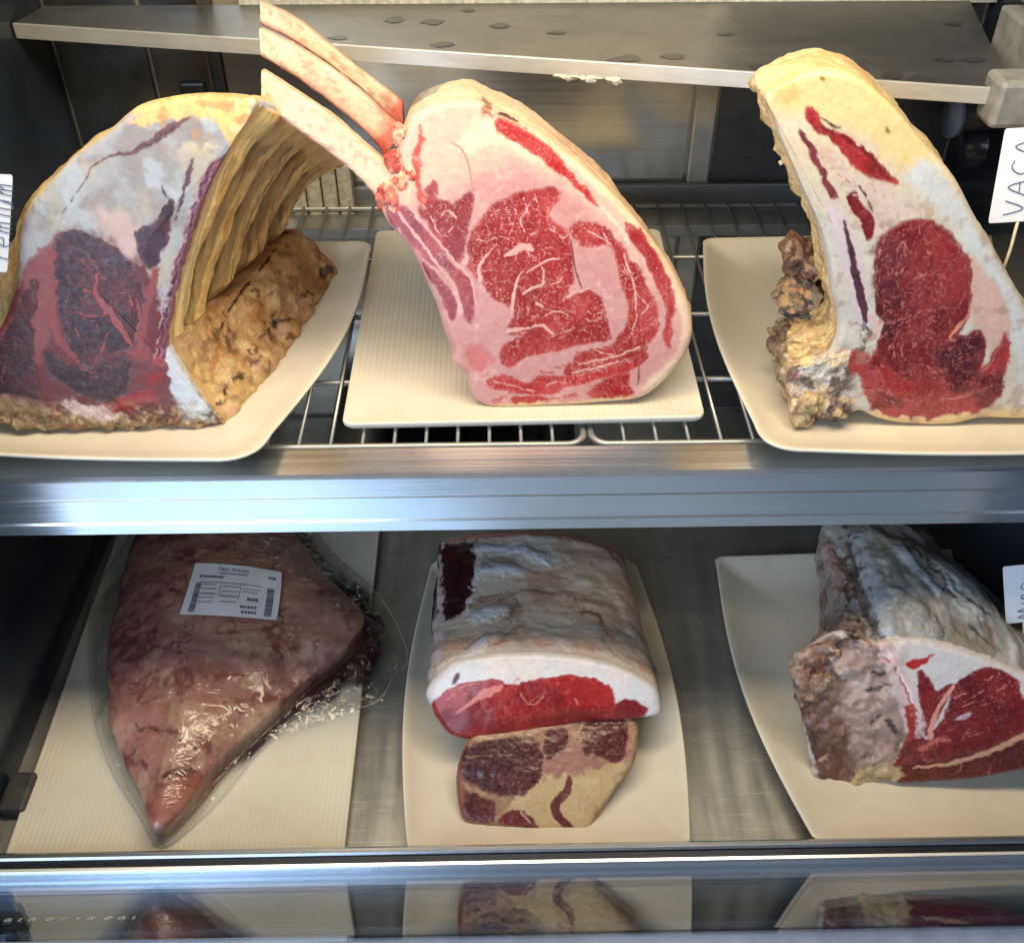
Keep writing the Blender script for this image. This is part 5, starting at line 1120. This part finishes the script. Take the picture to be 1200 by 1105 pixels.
for pts, w_, c_, a_ in (([(1002, 625), (1012, 660), (1024, 700), (1036, 745)], [18, 24, 26, 24], (184, 190, 198), 0.85), ([(990, 635), (998, 665), (1008, 700), (1024, 735), (1030, 748)], [8, 12, 12, 12, 8], (84, 78, 76), 0.9), ([(970, 640), (978, 668), (992, 700)], [12, 10, 8], (176, 134, 128), 0.8),
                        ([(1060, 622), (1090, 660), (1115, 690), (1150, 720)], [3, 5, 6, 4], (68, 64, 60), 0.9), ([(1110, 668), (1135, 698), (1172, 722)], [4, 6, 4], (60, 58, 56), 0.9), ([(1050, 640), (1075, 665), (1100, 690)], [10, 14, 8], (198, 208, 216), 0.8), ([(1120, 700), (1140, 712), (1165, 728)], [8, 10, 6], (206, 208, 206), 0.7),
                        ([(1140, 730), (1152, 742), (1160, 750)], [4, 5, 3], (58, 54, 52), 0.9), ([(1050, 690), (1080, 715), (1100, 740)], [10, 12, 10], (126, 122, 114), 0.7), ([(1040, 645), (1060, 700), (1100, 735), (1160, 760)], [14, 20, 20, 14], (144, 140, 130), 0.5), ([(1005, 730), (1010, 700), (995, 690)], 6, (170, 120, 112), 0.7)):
    p.stroke(pts, w_, c_, 3.5, 4, 'side', amt=a_, push=-0.003 if c_[0] < 90 else 0.002)  # palest grey-blue strokes paint highlights into the colour of the top
p.mottle((44, 40, 42), 130, 0.25, 0.5, 0.8, 66, side*smooth(1035, 1015, p.px[:, 0])*smooth(975, 990, p.px[:, 0]))
# cut face
p.apply(cap, (212, 208, 206)); p.mottle((222, 204, 190), 26, 0.1, 0.6, 0.5, 41, cap)
p.fill([(1074, 850), (1082, 870), (1100, 850), (1112, 826), (1120, 805), (1150, 785), (1178, 790), (1190, 800), (1194, 812), (1215, 830), (1290, 850), (1285, 890), (1200, 908), (1130, 918), (1062, 921), (1040, 900), (1056, 880), (1062, 862)], (126, 30, 34), 1.2, 2, lean=0.9)
p.fill([(1076, 790), (1088, 800), (1098, 812), (1115, 805), (1108, 822), (1098, 840), (1088, 858), (1082, 862), (1078, 830)], (140, 36, 38), 1.2, 2, lean=0.6)
p.fill([(1062, 778), (1075, 774), (1094, 768), (1080, 780), (1068, 786)], (180, 46, 46), 1.0, 1.6)
p.fill([(1040, 902), (1090, 892), (1160, 880), (1230, 860), (1290, 850), (1280, 890), (1180, 908), (1060, 920)], (104, 26, 30), 4, 3, lean=0.5)
p.stroke([(1116, 808), (1102, 828), (1092, 846), (1088, 866)], [4, 5, 6, 6], (226, 160, 146), 0.8, 1.5)
p.stroke([(1070, 902), (1110, 898), (1150, 886), (1180, 874), (1205, 862)], [3, 5, 7, 8, 6], (204, 160, 130), 1.0, 2)
p.stroke([(1080, 880), (1095, 870), (1110, 868)], [8, 6, 3], (196, 110, 90), 1.6, 3)
p.stroke([(1120, 846), (1130, 842), (1136, 838)], [3, 7, 3], (200, 170, 176), 0.8, 1.5)
for pts in ([(1105, 836), (1118, 830)], [(1112, 822), (1130, 814)], [(1135, 820), (1150, 812)], [(1150, 800), (1162, 794)], [(1145, 832), (1158, 826)], [(1135, 866), (1150, 860)], [(1168, 812), (1178, 806)], [(1125, 830), (1138, 824)]):
    p.stroke(pts, 2, (206, 128, 122), 0.6, 1.5, lean=0, amt=0.85)
p.fill([(1040, 750), (1022, 752), (1030, 772), (1042, 796), (1052, 830), (1056, 850), (1070, 868), (1084, 858), (1076, 826), (1066, 800), (1056, 776)], (226, 200, 196), 1.5, 2)
p.stroke([(1030, 760), (1050, 790), (1068, 826), (1074, 850)], [3, 4, 4, 3], (196, 108, 104), 0.9, 3); p.stroke([(1040, 765), (1056, 795), (1070, 825)], 3, (240, 232, 232), 0.8, 2)
p.stroke([(1064, 830), (1068, 850), (1064, 868)], [8, 12, 8], (170, 60, 54), 1.5, 4)
ch = p.fill([(1022, 752), (990, 746), (950, 750), (924, 776), (930, 820), (944, 866), (958, 912), (968, 942), (995, 936), (1040, 908), (1056, 874), (1056, 845), (1046, 810), (1034, 780)], (176, 152, 134), 2, 3)
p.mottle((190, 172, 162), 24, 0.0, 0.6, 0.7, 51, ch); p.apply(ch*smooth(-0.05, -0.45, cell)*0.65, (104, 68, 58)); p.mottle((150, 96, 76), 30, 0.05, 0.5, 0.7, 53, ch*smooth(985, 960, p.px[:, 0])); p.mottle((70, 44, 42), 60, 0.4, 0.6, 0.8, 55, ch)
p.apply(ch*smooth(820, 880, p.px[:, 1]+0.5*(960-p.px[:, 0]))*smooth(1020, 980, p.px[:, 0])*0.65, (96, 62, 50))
p.fill([(985, 762), (1028, 765), (1046, 812), (1052, 850), (1040, 885), (1004, 880), (984, 836), (990, 800)], (190, 162, 150), 6, 8, amt=0.75)
p.fill([(930, 778), (960, 770), (985, 800), (978, 850), (1000, 890), (985, 930), (966, 930), (950, 870), (934, 815)], (122, 84, 66), 6, 8, amt=0.6); p.mottle((66, 40, 34), 50, 0.1, 0.5, 0.7, 59, ch*smooth(1000, 970, p.px[:, 0])); p.mottle((196, 160, 130), 60, 0.25, 0.6, 0.6, 60, ch*smooth(1000, 970, p.px[:, 0]))
p.stroke([(992, 790), (1006, 812), (1020, 800)], [10, 16, 10], (206, 188, 178), 3, 3, amt=0.7)
for pts, w_ in (([(1020, 790), (1034, 792)], 5), ([(1018, 812), (1030, 808), (1036, 800)], 4), ([(1040, 845), (1048, 860)], 6), ([(1000, 745), (1002, 752)], 7), ([(950, 785), (952, 800)], 7), ([(1022, 850), (1034, 838)], 3), ([(962, 756), (975, 770)], 2)):
    p.stroke(pts, w_, (54, 44, 44), 1.2, 3, amt=0.85)
p.fill([(974, 936), (985, 918), (1010, 904), (1030, 896), (1050, 898), (1052, 916), (1020, 926), (990, 938)], (206, 184, 142), 2, 5); p.mottle((130, 96, 66), 120, 0.15, 0.4, 0.7, 57, cap*smooth(900, 915, p.px[:, 1])*smooth(1060, 1040, p.px[:, 0]))
p.veins([(1090, 790, 1200, 880), (1060, 870, 1200, 915)], 26, (206, 130, 122), 13, 2.2, drift=(1, -0.45))
p.finish((140, 44, 46), (80, 18, 25), 0.0002)
tG = empty('grey_rib_roast', tuple(fG[0]), 'grey topped rib roast with dark red cut and lumpy backbone at the lower right', 'rib roast')
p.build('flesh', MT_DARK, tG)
for i, (x, y, d_, r_) in enumerate(((946, 790, 0.016, 0.014), (950, 822, 0.014, 0.013), (960, 858, 0.014, 0.015), (968, 896, 0.012, 0.013), (972, 926, 0.006, 0.012), (975, 775, 0.010, 0.013), (962, 800, 0.004, 0.012), (985, 860, 0.008, 0.012))):
    crust_blob(0, 0, 0, (r_, r_*0.9, r_*1.2), 60+i, (150, 118, 96), (92, 60, 50), (190, 166, 144), tG, 0.32, onpl(x, y, *fG)-fG[1]*d_, 1.2, dry=0.6)

# ================================================================== D: vacuum packed cut (lower deck, left)
zD = DECK+0.012
D_px = [(190, 982), (172, 948), (152, 908), (138, 866), (132, 815), (137, 760), (147, 705), (160, 655), (180, 600), (240, 572), (310, 590), (352, 645), (388, 690), (416, 716), (430, 742), (414, 766), (380, 796), (340, 832), (300, 868), (262, 906), (226, 950)]
SD = np.array([onz(x, y, zD+0.012) for x, y in D_px]); nz = np.array([0, 0, 1.0])
low = SD.copy(); low[:, 2] = zD+0.001; low[:, :2] = low[:, :2].mean(0)+(low[:, :2]-low[:, :2].mean(0))*0.965
cD = onz(255, 770, zD+0.012)
p = Piece([SD, low], cD, nz, n=460, rings=150, side=12, bulge=0.0, rnd=0.0)
dome = 0.062*(1-np.clip(p.rr, 0, 1)**2.3)**0.75; dome = np.where(p.rr <= 1.0, dome, 0)*(p.vv <= 0)
p.V[:, 2] += dome; p.normals(); p.refresh()
fold = fbm(np.column_stack([p.V[:, 0]*16, p.V[:, 1]*30, p.V[:, 2]*20]), 1.0, 4, 5, 0.55)
p.push((0.0035*fbm(p.V, 20, 3, 2)+0.0012*fold)*p.cap)
p.col[:] = srgb(176, 124, 116)
p.mottle((196, 152, 140), 18, -0.1, 0.5, 0.8, 3); p.mottle((182, 142, 114), 16, 0.1, 0.6, 0.6, 6)
def ridge(scale, seed, w_, st): return smooth(w_, 0.0, np.abs(fbm(p.V*np.array(st), scale, 3, seed, 0.5)+0.15*fold))
p.apply(ridge(22, 33, 0.26, (1, 1.6, 1))*smooth(-0.3, 0.2, fbm(p.V, 18, 3, 44))*0.75, (122, 54, 58)); p.apply(ridge(38, 35, 0.22, (1, 1.7, 1))*smooth(-0.2, 0.3, fbm(p.V, 22, 3, 46))*0.8, (118, 50, 54))
for pts, w_, c_ in (([(160, 848), (195, 856), (215, 866), (228, 878)], [4, 7, 8, 4], (74, 26, 34)), ([(190, 905), (215, 902), (235, 908)], [6, 14, 8], (84, 28, 32)), ([(240, 864), (248, 872), (244, 882)], 9, (128, 52, 52)), ([(258, 735), (275, 748), (292, 762), (310, 772)], 3, (112, 46, 54)),
                    ([(318, 750), (330, 765)], [14, 10], (138, 60, 60)), ([(260, 790), (280, 792)], [12, 8], (146, 66, 64)), ([(300, 815), (330, 818)], 12, (140, 66, 62)), ([(380, 690), (378, 730), (372, 762)], 3, (96, 40, 46)), ([(150, 880), (160, 890), (172, 896)], 5, (96, 36, 40))):
    p.stroke(pts, w_, c_, 2.2, 5, 'all', amt=0.85)
p.apply(ridge(60, 37, 0.22, (1, 1.5, 1))*smooth(-0.1, 0.4, fbm(p.V, 26, 3, 48))*0.6, (120, 58, 62)); p.mottle((206, 176, 150), 40, 0.15, 0.6, 0.5, 58)
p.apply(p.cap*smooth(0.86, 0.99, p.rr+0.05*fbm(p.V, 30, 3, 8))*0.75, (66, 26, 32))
p.fill([(172, 945), (200, 915), (240, 905), (250, 920), (215, 958), (192, 978)], (166, 96, 80), 5, 6, 'all', amt=0.7)
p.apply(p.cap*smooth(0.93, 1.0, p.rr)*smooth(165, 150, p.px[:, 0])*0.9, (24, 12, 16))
tD = empty('vacuum_packed_cut', tuple(onz(255, 800, zD)), 'vacuum packed beef cut in clear wrinkled film with a printed sticker', 'packed beef')
MT_PACK = meat_mat('packed_beef', vamt=0.0, rough=0.5, bump=0.15, fatvein=0.0, bscale=120, var=0.12)
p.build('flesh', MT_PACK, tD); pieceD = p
# clear film: over the meat, then a skirt out to the bag's edge
film_px = [(188, 992), (160, 950), (132, 905), (112, 850), (104, 790), (106, 720), (118, 680), (150, 630), (172, 580), (240, 552), (340, 590), (378, 640), (412, 672), (450, 706), (478, 768), (462, 792), (436, 826), (360, 838), (305, 880), (268, 925), (232, 962)]
OUT = catmull(np.array([onz(x, y, zD+0.004) for x, y in film_px]), True, np.maximum(2, np.round(np.linalg.norm(np.roll(SD, -1, 0)-SD, axis=1)/np.linalg.norm(np.roll(SD, -1, 0)-SD, axis=1).sum()*460)).astype(int))
n = p.n; capV = p.V[1:1+150*n].reshape(150, n, 3); capN = p.Nn[1:1+150*n].reshape(150, n, 3)
rows = [capV[k]+capN[k]*0.0016 for k in list(range(4, 149, 3))]
rim = rows[-1]; opq = [np.zeros(n)]*len(rows)
rs = 34
ucont = catmull(np.array([[i] for i in range(len(D_px))], float), True, np.maximum(2, np.round(np.linalg.norm(np.roll(SD, -1, 0)-SD, axis=1)/np.linalg.norm(np.roll(SD, -1, 0)-SD, axis=1).sum()*460)).astype(int))[:, 0]
wdt = np.linalg.norm(OUT-rim, axis=1)
for k in range(1, rs+1):
    t = k/rs; P = rim*(1-t)+OUT*t
    P[:, 2] = rim[:, 2]*(1-t)**1.5+(zD+0.004)*(1-(1-t)**1.5)
    wv = fbm(np.column_stack([P[:, 0], P[:, 1], np.full(n, t*0.02)]), 38, 3, 17)
    P[:, 2] += np.abs(wv)*0.007*np.sin(np.pi*t)**0.6*np.minimum(1, wdt/0.02)+0.0008
    rows.append(P)
    ppx, _ = proj(P)
    bl = smooth(0.62, 0.50, t+0.25*fbm(P, 30, 2, 71))*smooth(250, 270, ppx[:, 0])*smooth(905, 880, ppx[:, 1]-0*ppx[:, 0])*0.9
    bl2 = smooth(0.5, 0.4, t+0.35*fbm(P, 30, 2, 73))*smooth(160, 145, ppx[:, 0])*0.12
    opq.append(np.clip(bl+bl2, 0, 1))
FV = np.concatenate(rows); m_ = len(rows); idx = np.arange(n); nx = np.roll(idx, -1)
FF = np.concatenate([np.column_stack([k*n+idx, (k+1)*n+idx, (k+1)*n+nx, k*n+nx]) for k in range(m_-1)])
me = np_mesh('plastic_film', FV, FF)
la = me.attributes.new('blood', 'FLOAT', 'POINT'); la.data.foreach_set('value', np.concatenate(opq).astype(np.float32))
m, nt, ln, b = nodes('clear_film'); out = nt['Material Output']
at = N(nt, 'ShaderNodeAttribute', attribute_name='blood')
trn = N(nt, 'ShaderNodeBsdfTransparent'); trn.inputs['Color'].default_value = (0.95, 0.95, 0.94, 1)
b.inputs['Base Color'].default_value = (0.035, 0.008, 0.009, 1); b.inputs['Roughness'].default_value = 0.2
mb = N(nt, 'ShaderNodeMixShader'); ln.new(at.outputs['Fac'], mb.inputs['Fac']); ln.new(trn.outputs[0], mb.inputs[1]); ln.new(b.outputs[0], mb.inputs[2])
gl = N(nt, 'ShaderNodeBsdfGlossy'); gl.inputs['Roughness'].default_value = 0.09
tc = N(nt, 'ShaderNodeTexCoord'); nn = N(nt, 'ShaderNodeTexNoise'); nn.inputs['Scale'].default_value = 40; nn.inputs['Detail'].default_value = 1; nn.inputs['Distortion'].default_value = 2.5
ln.new(tc.outputs['Object'], nn.inputs['Vector']); bp = N(nt, 'ShaderNodeBump'); bp.inputs['Strength'].default_value = 0.6; bp.inputs['Distance'].default_value = 0.004
ln.new(nn.outputs['Fac'], bp.inputs['Height']); ln.new(bp.outputs['Normal'], gl.inputs['Normal']); ln.new(bp.outputs['Normal'], b.inputs['Normal'])
fr0 = glass_fresnel(nt, ln, bp.outputs['Normal']); fr = N(nt, 'ShaderNodeMath', operation='MULTIPLY_ADD'); fr.inputs[1].default_value = 1.0; fr.inputs[2].default_value = 0.01; fr.use_clamp = True; ln.new(fr0.outputs[0], fr.inputs[0])
ms = N(nt, 'ShaderNodeMixShader'); ln.new(fr.outputs[0], ms.inputs['Fac']); ln.new(mb.outputs[0], ms.inputs[1]); ln.new(gl.outputs[0], ms.inputs[2]); ln.new(ms.outputs[0], out.inputs['Surface'])
M['film'] = m
link('plastic_film', me, M['film'], tD)
M['crease'] = plain('film_crease', (0.50, 0.50, 0.48), 0.15)
ed = OUT.copy(); ed[:, 2] = rows[-1][:, 2]+0.0005
tube('film_seam', ed[::4], 0.0005, M['crease'], tD, 6, closed=True)
def film_fold(tri, hts, seed):
    A_, B_, C_ = (onz(x, y, zD+h) for (x, y), h in zip(tri, hts)); k = 16; V, F, ids = [], [], {}
    for i in range(k+1):
        for j in range(k+1-i):
            ids[(i, j)] = len(V); V.append(A_+(B_-A_)*(i/k)+(C_-A_)*(j/k))
    V = np.array(V); V[:, 2] += 0.003*fbm(V, 60, 3, seed)
    for i in range(k):
        for j in range(k-i):
            F.append((ids[(i, j)], ids[(i+1, j)], ids[(i, j+1)]))
            if j < k-i-1: F.append((ids[(i+1, j)], ids[(i+1, j+1)], ids[(i, j+1)]))
    o = link('film_fold', np_mesh('film_fold', V, np.array(F)), M['film'], tD)
    at_ = o.data.attributes.new('blood', 'FLOAT', 'POINT'); at_.data.foreach_set('value', (0.06*np.ones(len(V))).astype(np.float32))
film_fold([(415, 706), (480, 768), (434, 752)], (0.030, 0.006, 0.020), 1); film_fold([(434, 752), (478, 772), (446, 824)], (0.022, 0.008, 0.006), 2); film_fold([(300, 872), (432, 762), (440, 826)], (0.012, 0.026, 0.006), 3)
film_fold([(160, 636), (108, 716), (140, 790)], (0.030, 0.012, 0.022), 4); film_fold([(108, 716), (112, 850), (138, 800)], (0.010, 0.008, 0.020), 5); film_fold([(345, 632), (408, 676), (388, 700)], (0.030, 0.012, 0.030), 6)
# printed sticker following the curve of the pack
lab = [(231, 660), (331, 671), (325, 727), (211, 720)]        # corners tl, tr, br, bl in the photograph
def lab_pt(u, v):
    a = np.array(lab, float); q = (a[0]*(1-u)+a[1]*u)*(1-v)+(a[3]*(1-u)+a[2]*u)*v
    q[1] += -3*math.sin(math.pi*u)*1.0*(1-v)-2*math.sin(math.pi*u)*v
    return q
GU, GV = 25, 15
gridpx = [lab_pt(u, v) for v in np.linspace(0, 1, GV) for u in np.linspace(0, 1, GU)]
G3 = pieceD.anchor(gridpx, 'cap')
G3s = G3.reshape(GV, GU, 3).copy()
for _ in range(5):
    Gp = np.pad(G3s, ((1, 1), (1, 1), (0, 0)), 'edge'); avg = (Gp[:-2, 1:-1]+Gp[2:, 1:-1]+Gp[1:-1, :-2]+Gp[1:-1, 2:]+G3s)/5
    G3s[1:-1, 1:-1] = avg[1:-1, 1:-1]; G3s[0, 1:-1] = (G3s[0, :-2]+G3s[0, 1:-1]+G3s[0, 2:])/3; G3s[-1, 1:-1] = (G3s[-1, :-2]+G3s[-1, 1:-1]+G3s[-1, 2:])/3
    G3s[1:-1, 0] = (G3s[:-2, 0]+G3s[1:-1, 0]+G3s[2:, 0])/3; G3s[1:-1, -1] = (G3s[:-2, -1]+G3s[1:-1, -1]+G3s[2:, -1])/3
du = np.gradient(G3s, axis=1); dv = np.gradient(G3s, axis=0); GN = np.cross(dv, du); GN /= np.linalg.norm(GN, axis=2)[:, :, None]
if GN[:, :, 2].mean() < 0: GN = -GN
G3s = G3s+GN*0.0042
def lab3(u, v, h=0.0):
    x, y = np.clip(u, 0, 1)*(GU-1), np.clip(v, 0, 1)*(GV-1); i, j = min(int(x), GU-2), min(int(y), GV-2); f, g = x-i, y-j
    def bl(Q): return (Q[j, i]*(1-f)+Q[j, i+1]*f)*(1-g)+(Q[j+1, i]*(1-f)+Q[j+1, i+1]*f)*g
    return bl(G3s)+bl(GN)*h
idxg = np.arange(GU*GV).reshape(GV, GU)
FQ = np.stack([idxg[:-1, :-1], idxg[1:, :-1], idxg[1:, 1:], idxg[:-1, 1:]], -1).reshape(-1, 4)
stk = link('sticker', np_mesh('sticker', G3s.reshape(-1, 3), FQ), M['card'], tD)
def lab_rect(u0, v0, u1, v1, mat, name='print', h=0.0005):
    k = max(2, int(abs(u1-u0)*24)+1); V = [lab3(u, v, h) for v in (v0, v1) for u in np.linspace(u0, u1, k)]
    F = [(i, k+i, k+i+1, i+1) for i in range(k-1)]
    return V, F
def lab_print(rects, mat, name):
    V, F = [], []
    for r_ in rects:
        a, f = lab_rect(*r_, mat); o_ = len(V); V += a; F += [tuple(o_+q for q in x) for x in f]
    return link(name, np_mesh(name, np.array(V), np.array(F)), mat, stk, False)
rsd = np.random.RandomState(4); dark = []
def words(u0, u1, v, h_, wmin=0.012, wmax=0.035):
    u = u0
    while u < u1:
        w_ = rsd.uniform(wmin, wmax); dark.append((u, v, min(u+w_, u1), v+h_)); u += w_+0.008
words(0.09, 0.36, 0.235, 0.045); words(0.30, 0.62, 0.165, 0.03, 0.008, 0.02)
for k in range(5): words(0.155, 0.30, 0.40+k*0.085, 0.018)
for k in range(4): words(0.37, 0.55, 0.42+k*0.1, 0.018)
words(0.60, 0.76, 0.50, 0.02); words(0.60, 0.78, 0.78, 0.05); words(0.62, 0.78, 0.88, 0.05); words(0.66, 0.78, 0.62, 0.06); words(0.86, 0.94, 0.14, 0.05)
dark += [(0.12, 0.36, 0.80, 0.372), (0.345, 0.37, 0.35, 0.62), (0.565, 0.37, 0.57, 0.68), (0.57, 0.45, 0.80, 0.458), (0.15, 0.60, 0.57, 0.607)]
lab_print(dark, M['ink'], 'print')
bars = []; v = 0.38
while v < 0.94:
    h_ = rsd.choice([0.008, 0.014, 0.022]); bars.append((0.075, v, 0.14, min(v+h_, 0.95))); bars.append((0.86, v, 0.935, min(v+h_, 0.95))); v += h_+rsd.choice([0.006, 0.01])
lab_print([q for q in bars if q[0] < 0.5], M['ink'], 'bar_code'); lab_print([q for q in bars if q[0] > 0.5], M['ink'], 'bar_code')
tcu = bpy.data.curves.new('heading', 'FONT'); tcu.body = 'Viejo Arevalo'; tcu.size = 1.0; tcu.align_x = 'CENTER'
to = bpy.data.objects.new('heading', tcu); COL.objects.link(to); dg = bpy.context.evaluated_depsgraph_get(); dg.update()
tm_ = bpy.data.meshes.new_from_object(to.evaluated_get(dg)); bpy.data.objects.remove(to)
for v_ in tm_.vertices:
    u = 0.45+v_.co.x*0.066; w_ = 0.135-v_.co.y*0.115; v_.co = lab3(u, w_, 0.0006)
tm_.materials.clear(); link('heading', tm_, M['ink'], stk, False)

# ------------------------------------------------------------------ handwritten cards
def ribbon(strokes, o3, ex_, ey_, nrm, wid, mat, parent, name='handwriting'):
    V, F = [], []
    for st_ in strokes:
        q = np.array(st_, float); q = catmull(q, False, sub=5) if len(q) > 2 else q
        for i in range(len(q)-1):
            a, b_ = q[i], q[i+1]; d = unit(np.append(b_-a, 0))[:2]*wid*0.25; t = np.array([-(b_-a)[1], (b_-a)[0]]); t = t/np.linalg.norm(t)*wid/2
            o_ = len(V)
            for c in (a-d+t, a-d-t, b_+d-t, b_+d+t): V.append(o3+ex_*c[0]+ey_*c[1]+nrm*0.0006)
            F.append((o_, o_+1, o_+2, o_+3))
    V = np.array(V); k = np.arange(len(V))//4; V = V+nrm*(k % 7)[:, None]*0.00003
    return link(name, np_mesh(name, V, np.array(F)), mat, parent, False)
LET = {'V': [[(0, 1), (0.35, 0), (0.7, 1)]], 'A': [[(0, 0), (0.4, 1), (0.75, 0)], [(0.15, 0.38), (0.62, 0.42)]], 'C': [[(0.65, 0.9), (0.3, 0.98), (0.02, 0.5), (0.25, 0.03), (0.65, 0.12)]],
       'P': [[(0.1, 0), (0.12, 1.3)], [(0.1, 1.25), (0.55, 1.3), (0.6, 0.8), (0.12, 0.65)]], 'r': [[(0.1, 0), (0.1, 0.7)], [(0.1, 0.45), (0.3, 0.7), (0.45, 0.65)]], 'e': [[(0.05, 0.35), (0.5, 0.4), (0.35, 0.72), (0.05, 0.4), (0.2, 0.02), (0.5, 0.1)]],
       'm': [[(0.05, 0), (0.08, 0.7)], [(0.08, 0.5), (0.25, 0.72), (0.33, 0)], [(0.33, 0.5), (0.5, 0.72), (0.6, 0)]], 'i': [[(0.1, 0.7), (0.12, 0)]], 'u': [[(0.05, 0.7), (0.1, 0.08), (0.35, 0.05), (0.48, 0.7)], [(0.48, 0.7), (0.5, 0)]],
       'n': [[(0.05, 0), (0.08, 0.7)], [(0.08, 0.5), (0.3, 0.72), (0.42, 0)]], 'a': [[(0.45, 0.6), (0.15, 0.65), (0.05, 0.2), (0.3, 0.02), (0.46, 0.5), (0.5, 0)]], 'M': [[(0, 0), (0.1, 1), (0.35, 0.3), (0.6, 1), (0.72, 0)]]}
def write(text, size, x0, y0):
    out_, x = [], x0
    for ch_ in text:
        for st_ in LET[ch_]: out_.append([(x+q[0]*size, y0+q[1]*size) for q in st_])
        x += size*(max(q[0] for st_ in LET[ch_] for q in st_)+0.28)
    return out_
def card(name, tl, tr, bl, fr_, text, size, tx, ty, wid, label, rot=True):
    """card from three photographed corners on its own upright plane; text runs up its left edge direction"""
    a, b_, c = (onpl(q[0], q[1], *fr_) for q in (tl, tr, bl))
    n_ = unit(np.cross(c-a, b_-a)); n_ = n_ if n_@(CAM-a) > 0 else -n_
    ct = empty(name, tuple(c), label, 'card')
    bm = bmesh.new(); Q = [a, b_, b_+c-a, c]
    top = rounded([(0, 0), (1, 0), (1, 1), (0, 1)], (0.05,)*4, (0,)*4, 5)
    fv = [bm.verts.new(a+(b_-a)*u+(c-a)*v) for u, v in top]; rv = [bm.verts.new(a+(b_-a)*u+(c-a)*v-n_*0.0004) for u, v in top]
    bm.faces.new(fv); bm.faces.new(rv[::-1])
    for i in range(len(fv)): bm.faces.new((fv[i], rv[i], rv[(i+1) % len(fv)], fv[(i+1) % len(fv)]))
    bmesh.ops.recalc_face_normals(bm, faces=bm.faces)
    link('paper', bm_mesh('paper', bm), M['card'], ct, False)
    up_ = unit(a-c); rt_ = unit(b_-a); rt_ = unit(rt_-up_*(rt_@up_))
    ribbon(write(text, size, tx, ty), c, up_, -rt_, n_, wid, M['ink'], ct)
    return ct, c, up_, rt_, n_
frc = (onpl(1190, 300, *(fC[0]+np.array([0, 0.03, 0]), fC[1])), np.array([0.05, -math.cos(R(20)), math.sin(R(20))]))
cC, c0, u0, r0, n0 = card('price_card', (1178, 151), (1232, 148), (1158, 262), frc, 'VACA', 0.019, 0.008, -0.032, 0.0011, 'white card reading VACA on a wooden pick beside the tall narrow roast')
tube('pick', [onpl(1196, 252, *frc)-n0*0.0018, onpl(1186, 290, *frc)-n0*0.0018, onpl(1172, 335, *frc)-n0*0.004], 0.0016, M['stick'], cC, 8)
fra = (fA[0]+np.array([0, -0.012, 0]), fA[1])
c1 = card('price_card', (-46, 203), (15, 205), (-50, 318), (onpl(10, 260, *fra), fA[1]), 'Premium', 0.017, 0.006, -0.045, 0.0010, 'white card with slanted handwriting at the left edge by the dark aged roast')
frg = (onpl(1190, 700, *frame((1190, 790), PZ+0.10, 30)), frame((1190, 790), PZ+0.1, 30)[1])
c2 = card('price_card', (1175, 664), (1236, 658), (1179, 731), frg, 'Mina', 0.016, 0.004, -0.030, 0.0010, 'white card with handwriting standing in the grey topped roast at the lower right')
tube('pick', [onpl(1200, 720, *frg)-c2[4]*0.002, onpl(1202, 760, *frg)-c2[4]*0.002], 0.0016, M['stick'], c2[0], 8)
# worn lettering along the glass flap, read from behind
M['etch'] = plain('pale_lettering', (0.55, 0.62, 0.70), 0.5)
strk_ = []
for i, g_ in enumerate(((0, 'a'), (1, 'i'), (1.8, 'n'), (3.0, 'e'), (4.1, 'r'), (5.2, 'i'), (6.0, 'n'), (7.2, 'e'), (8.2, 'a'), (9.2, 'i'))):
    for st_ in LET[g_[1]]: strk_.append([(-(g_[0]*0.0125+q[0]*0.011), q[1]*0.011) for q in st_])
e0 = onpl(3, 1080, g0+gn*0.0004, gn)
ribbon([[(-x, y) for x, y in s_] for s_ in strk_], e0, np.array([1.0, 0, 0]), gd*-1.0, gn, 0.0016, M['etch'], gt, 'lettering')
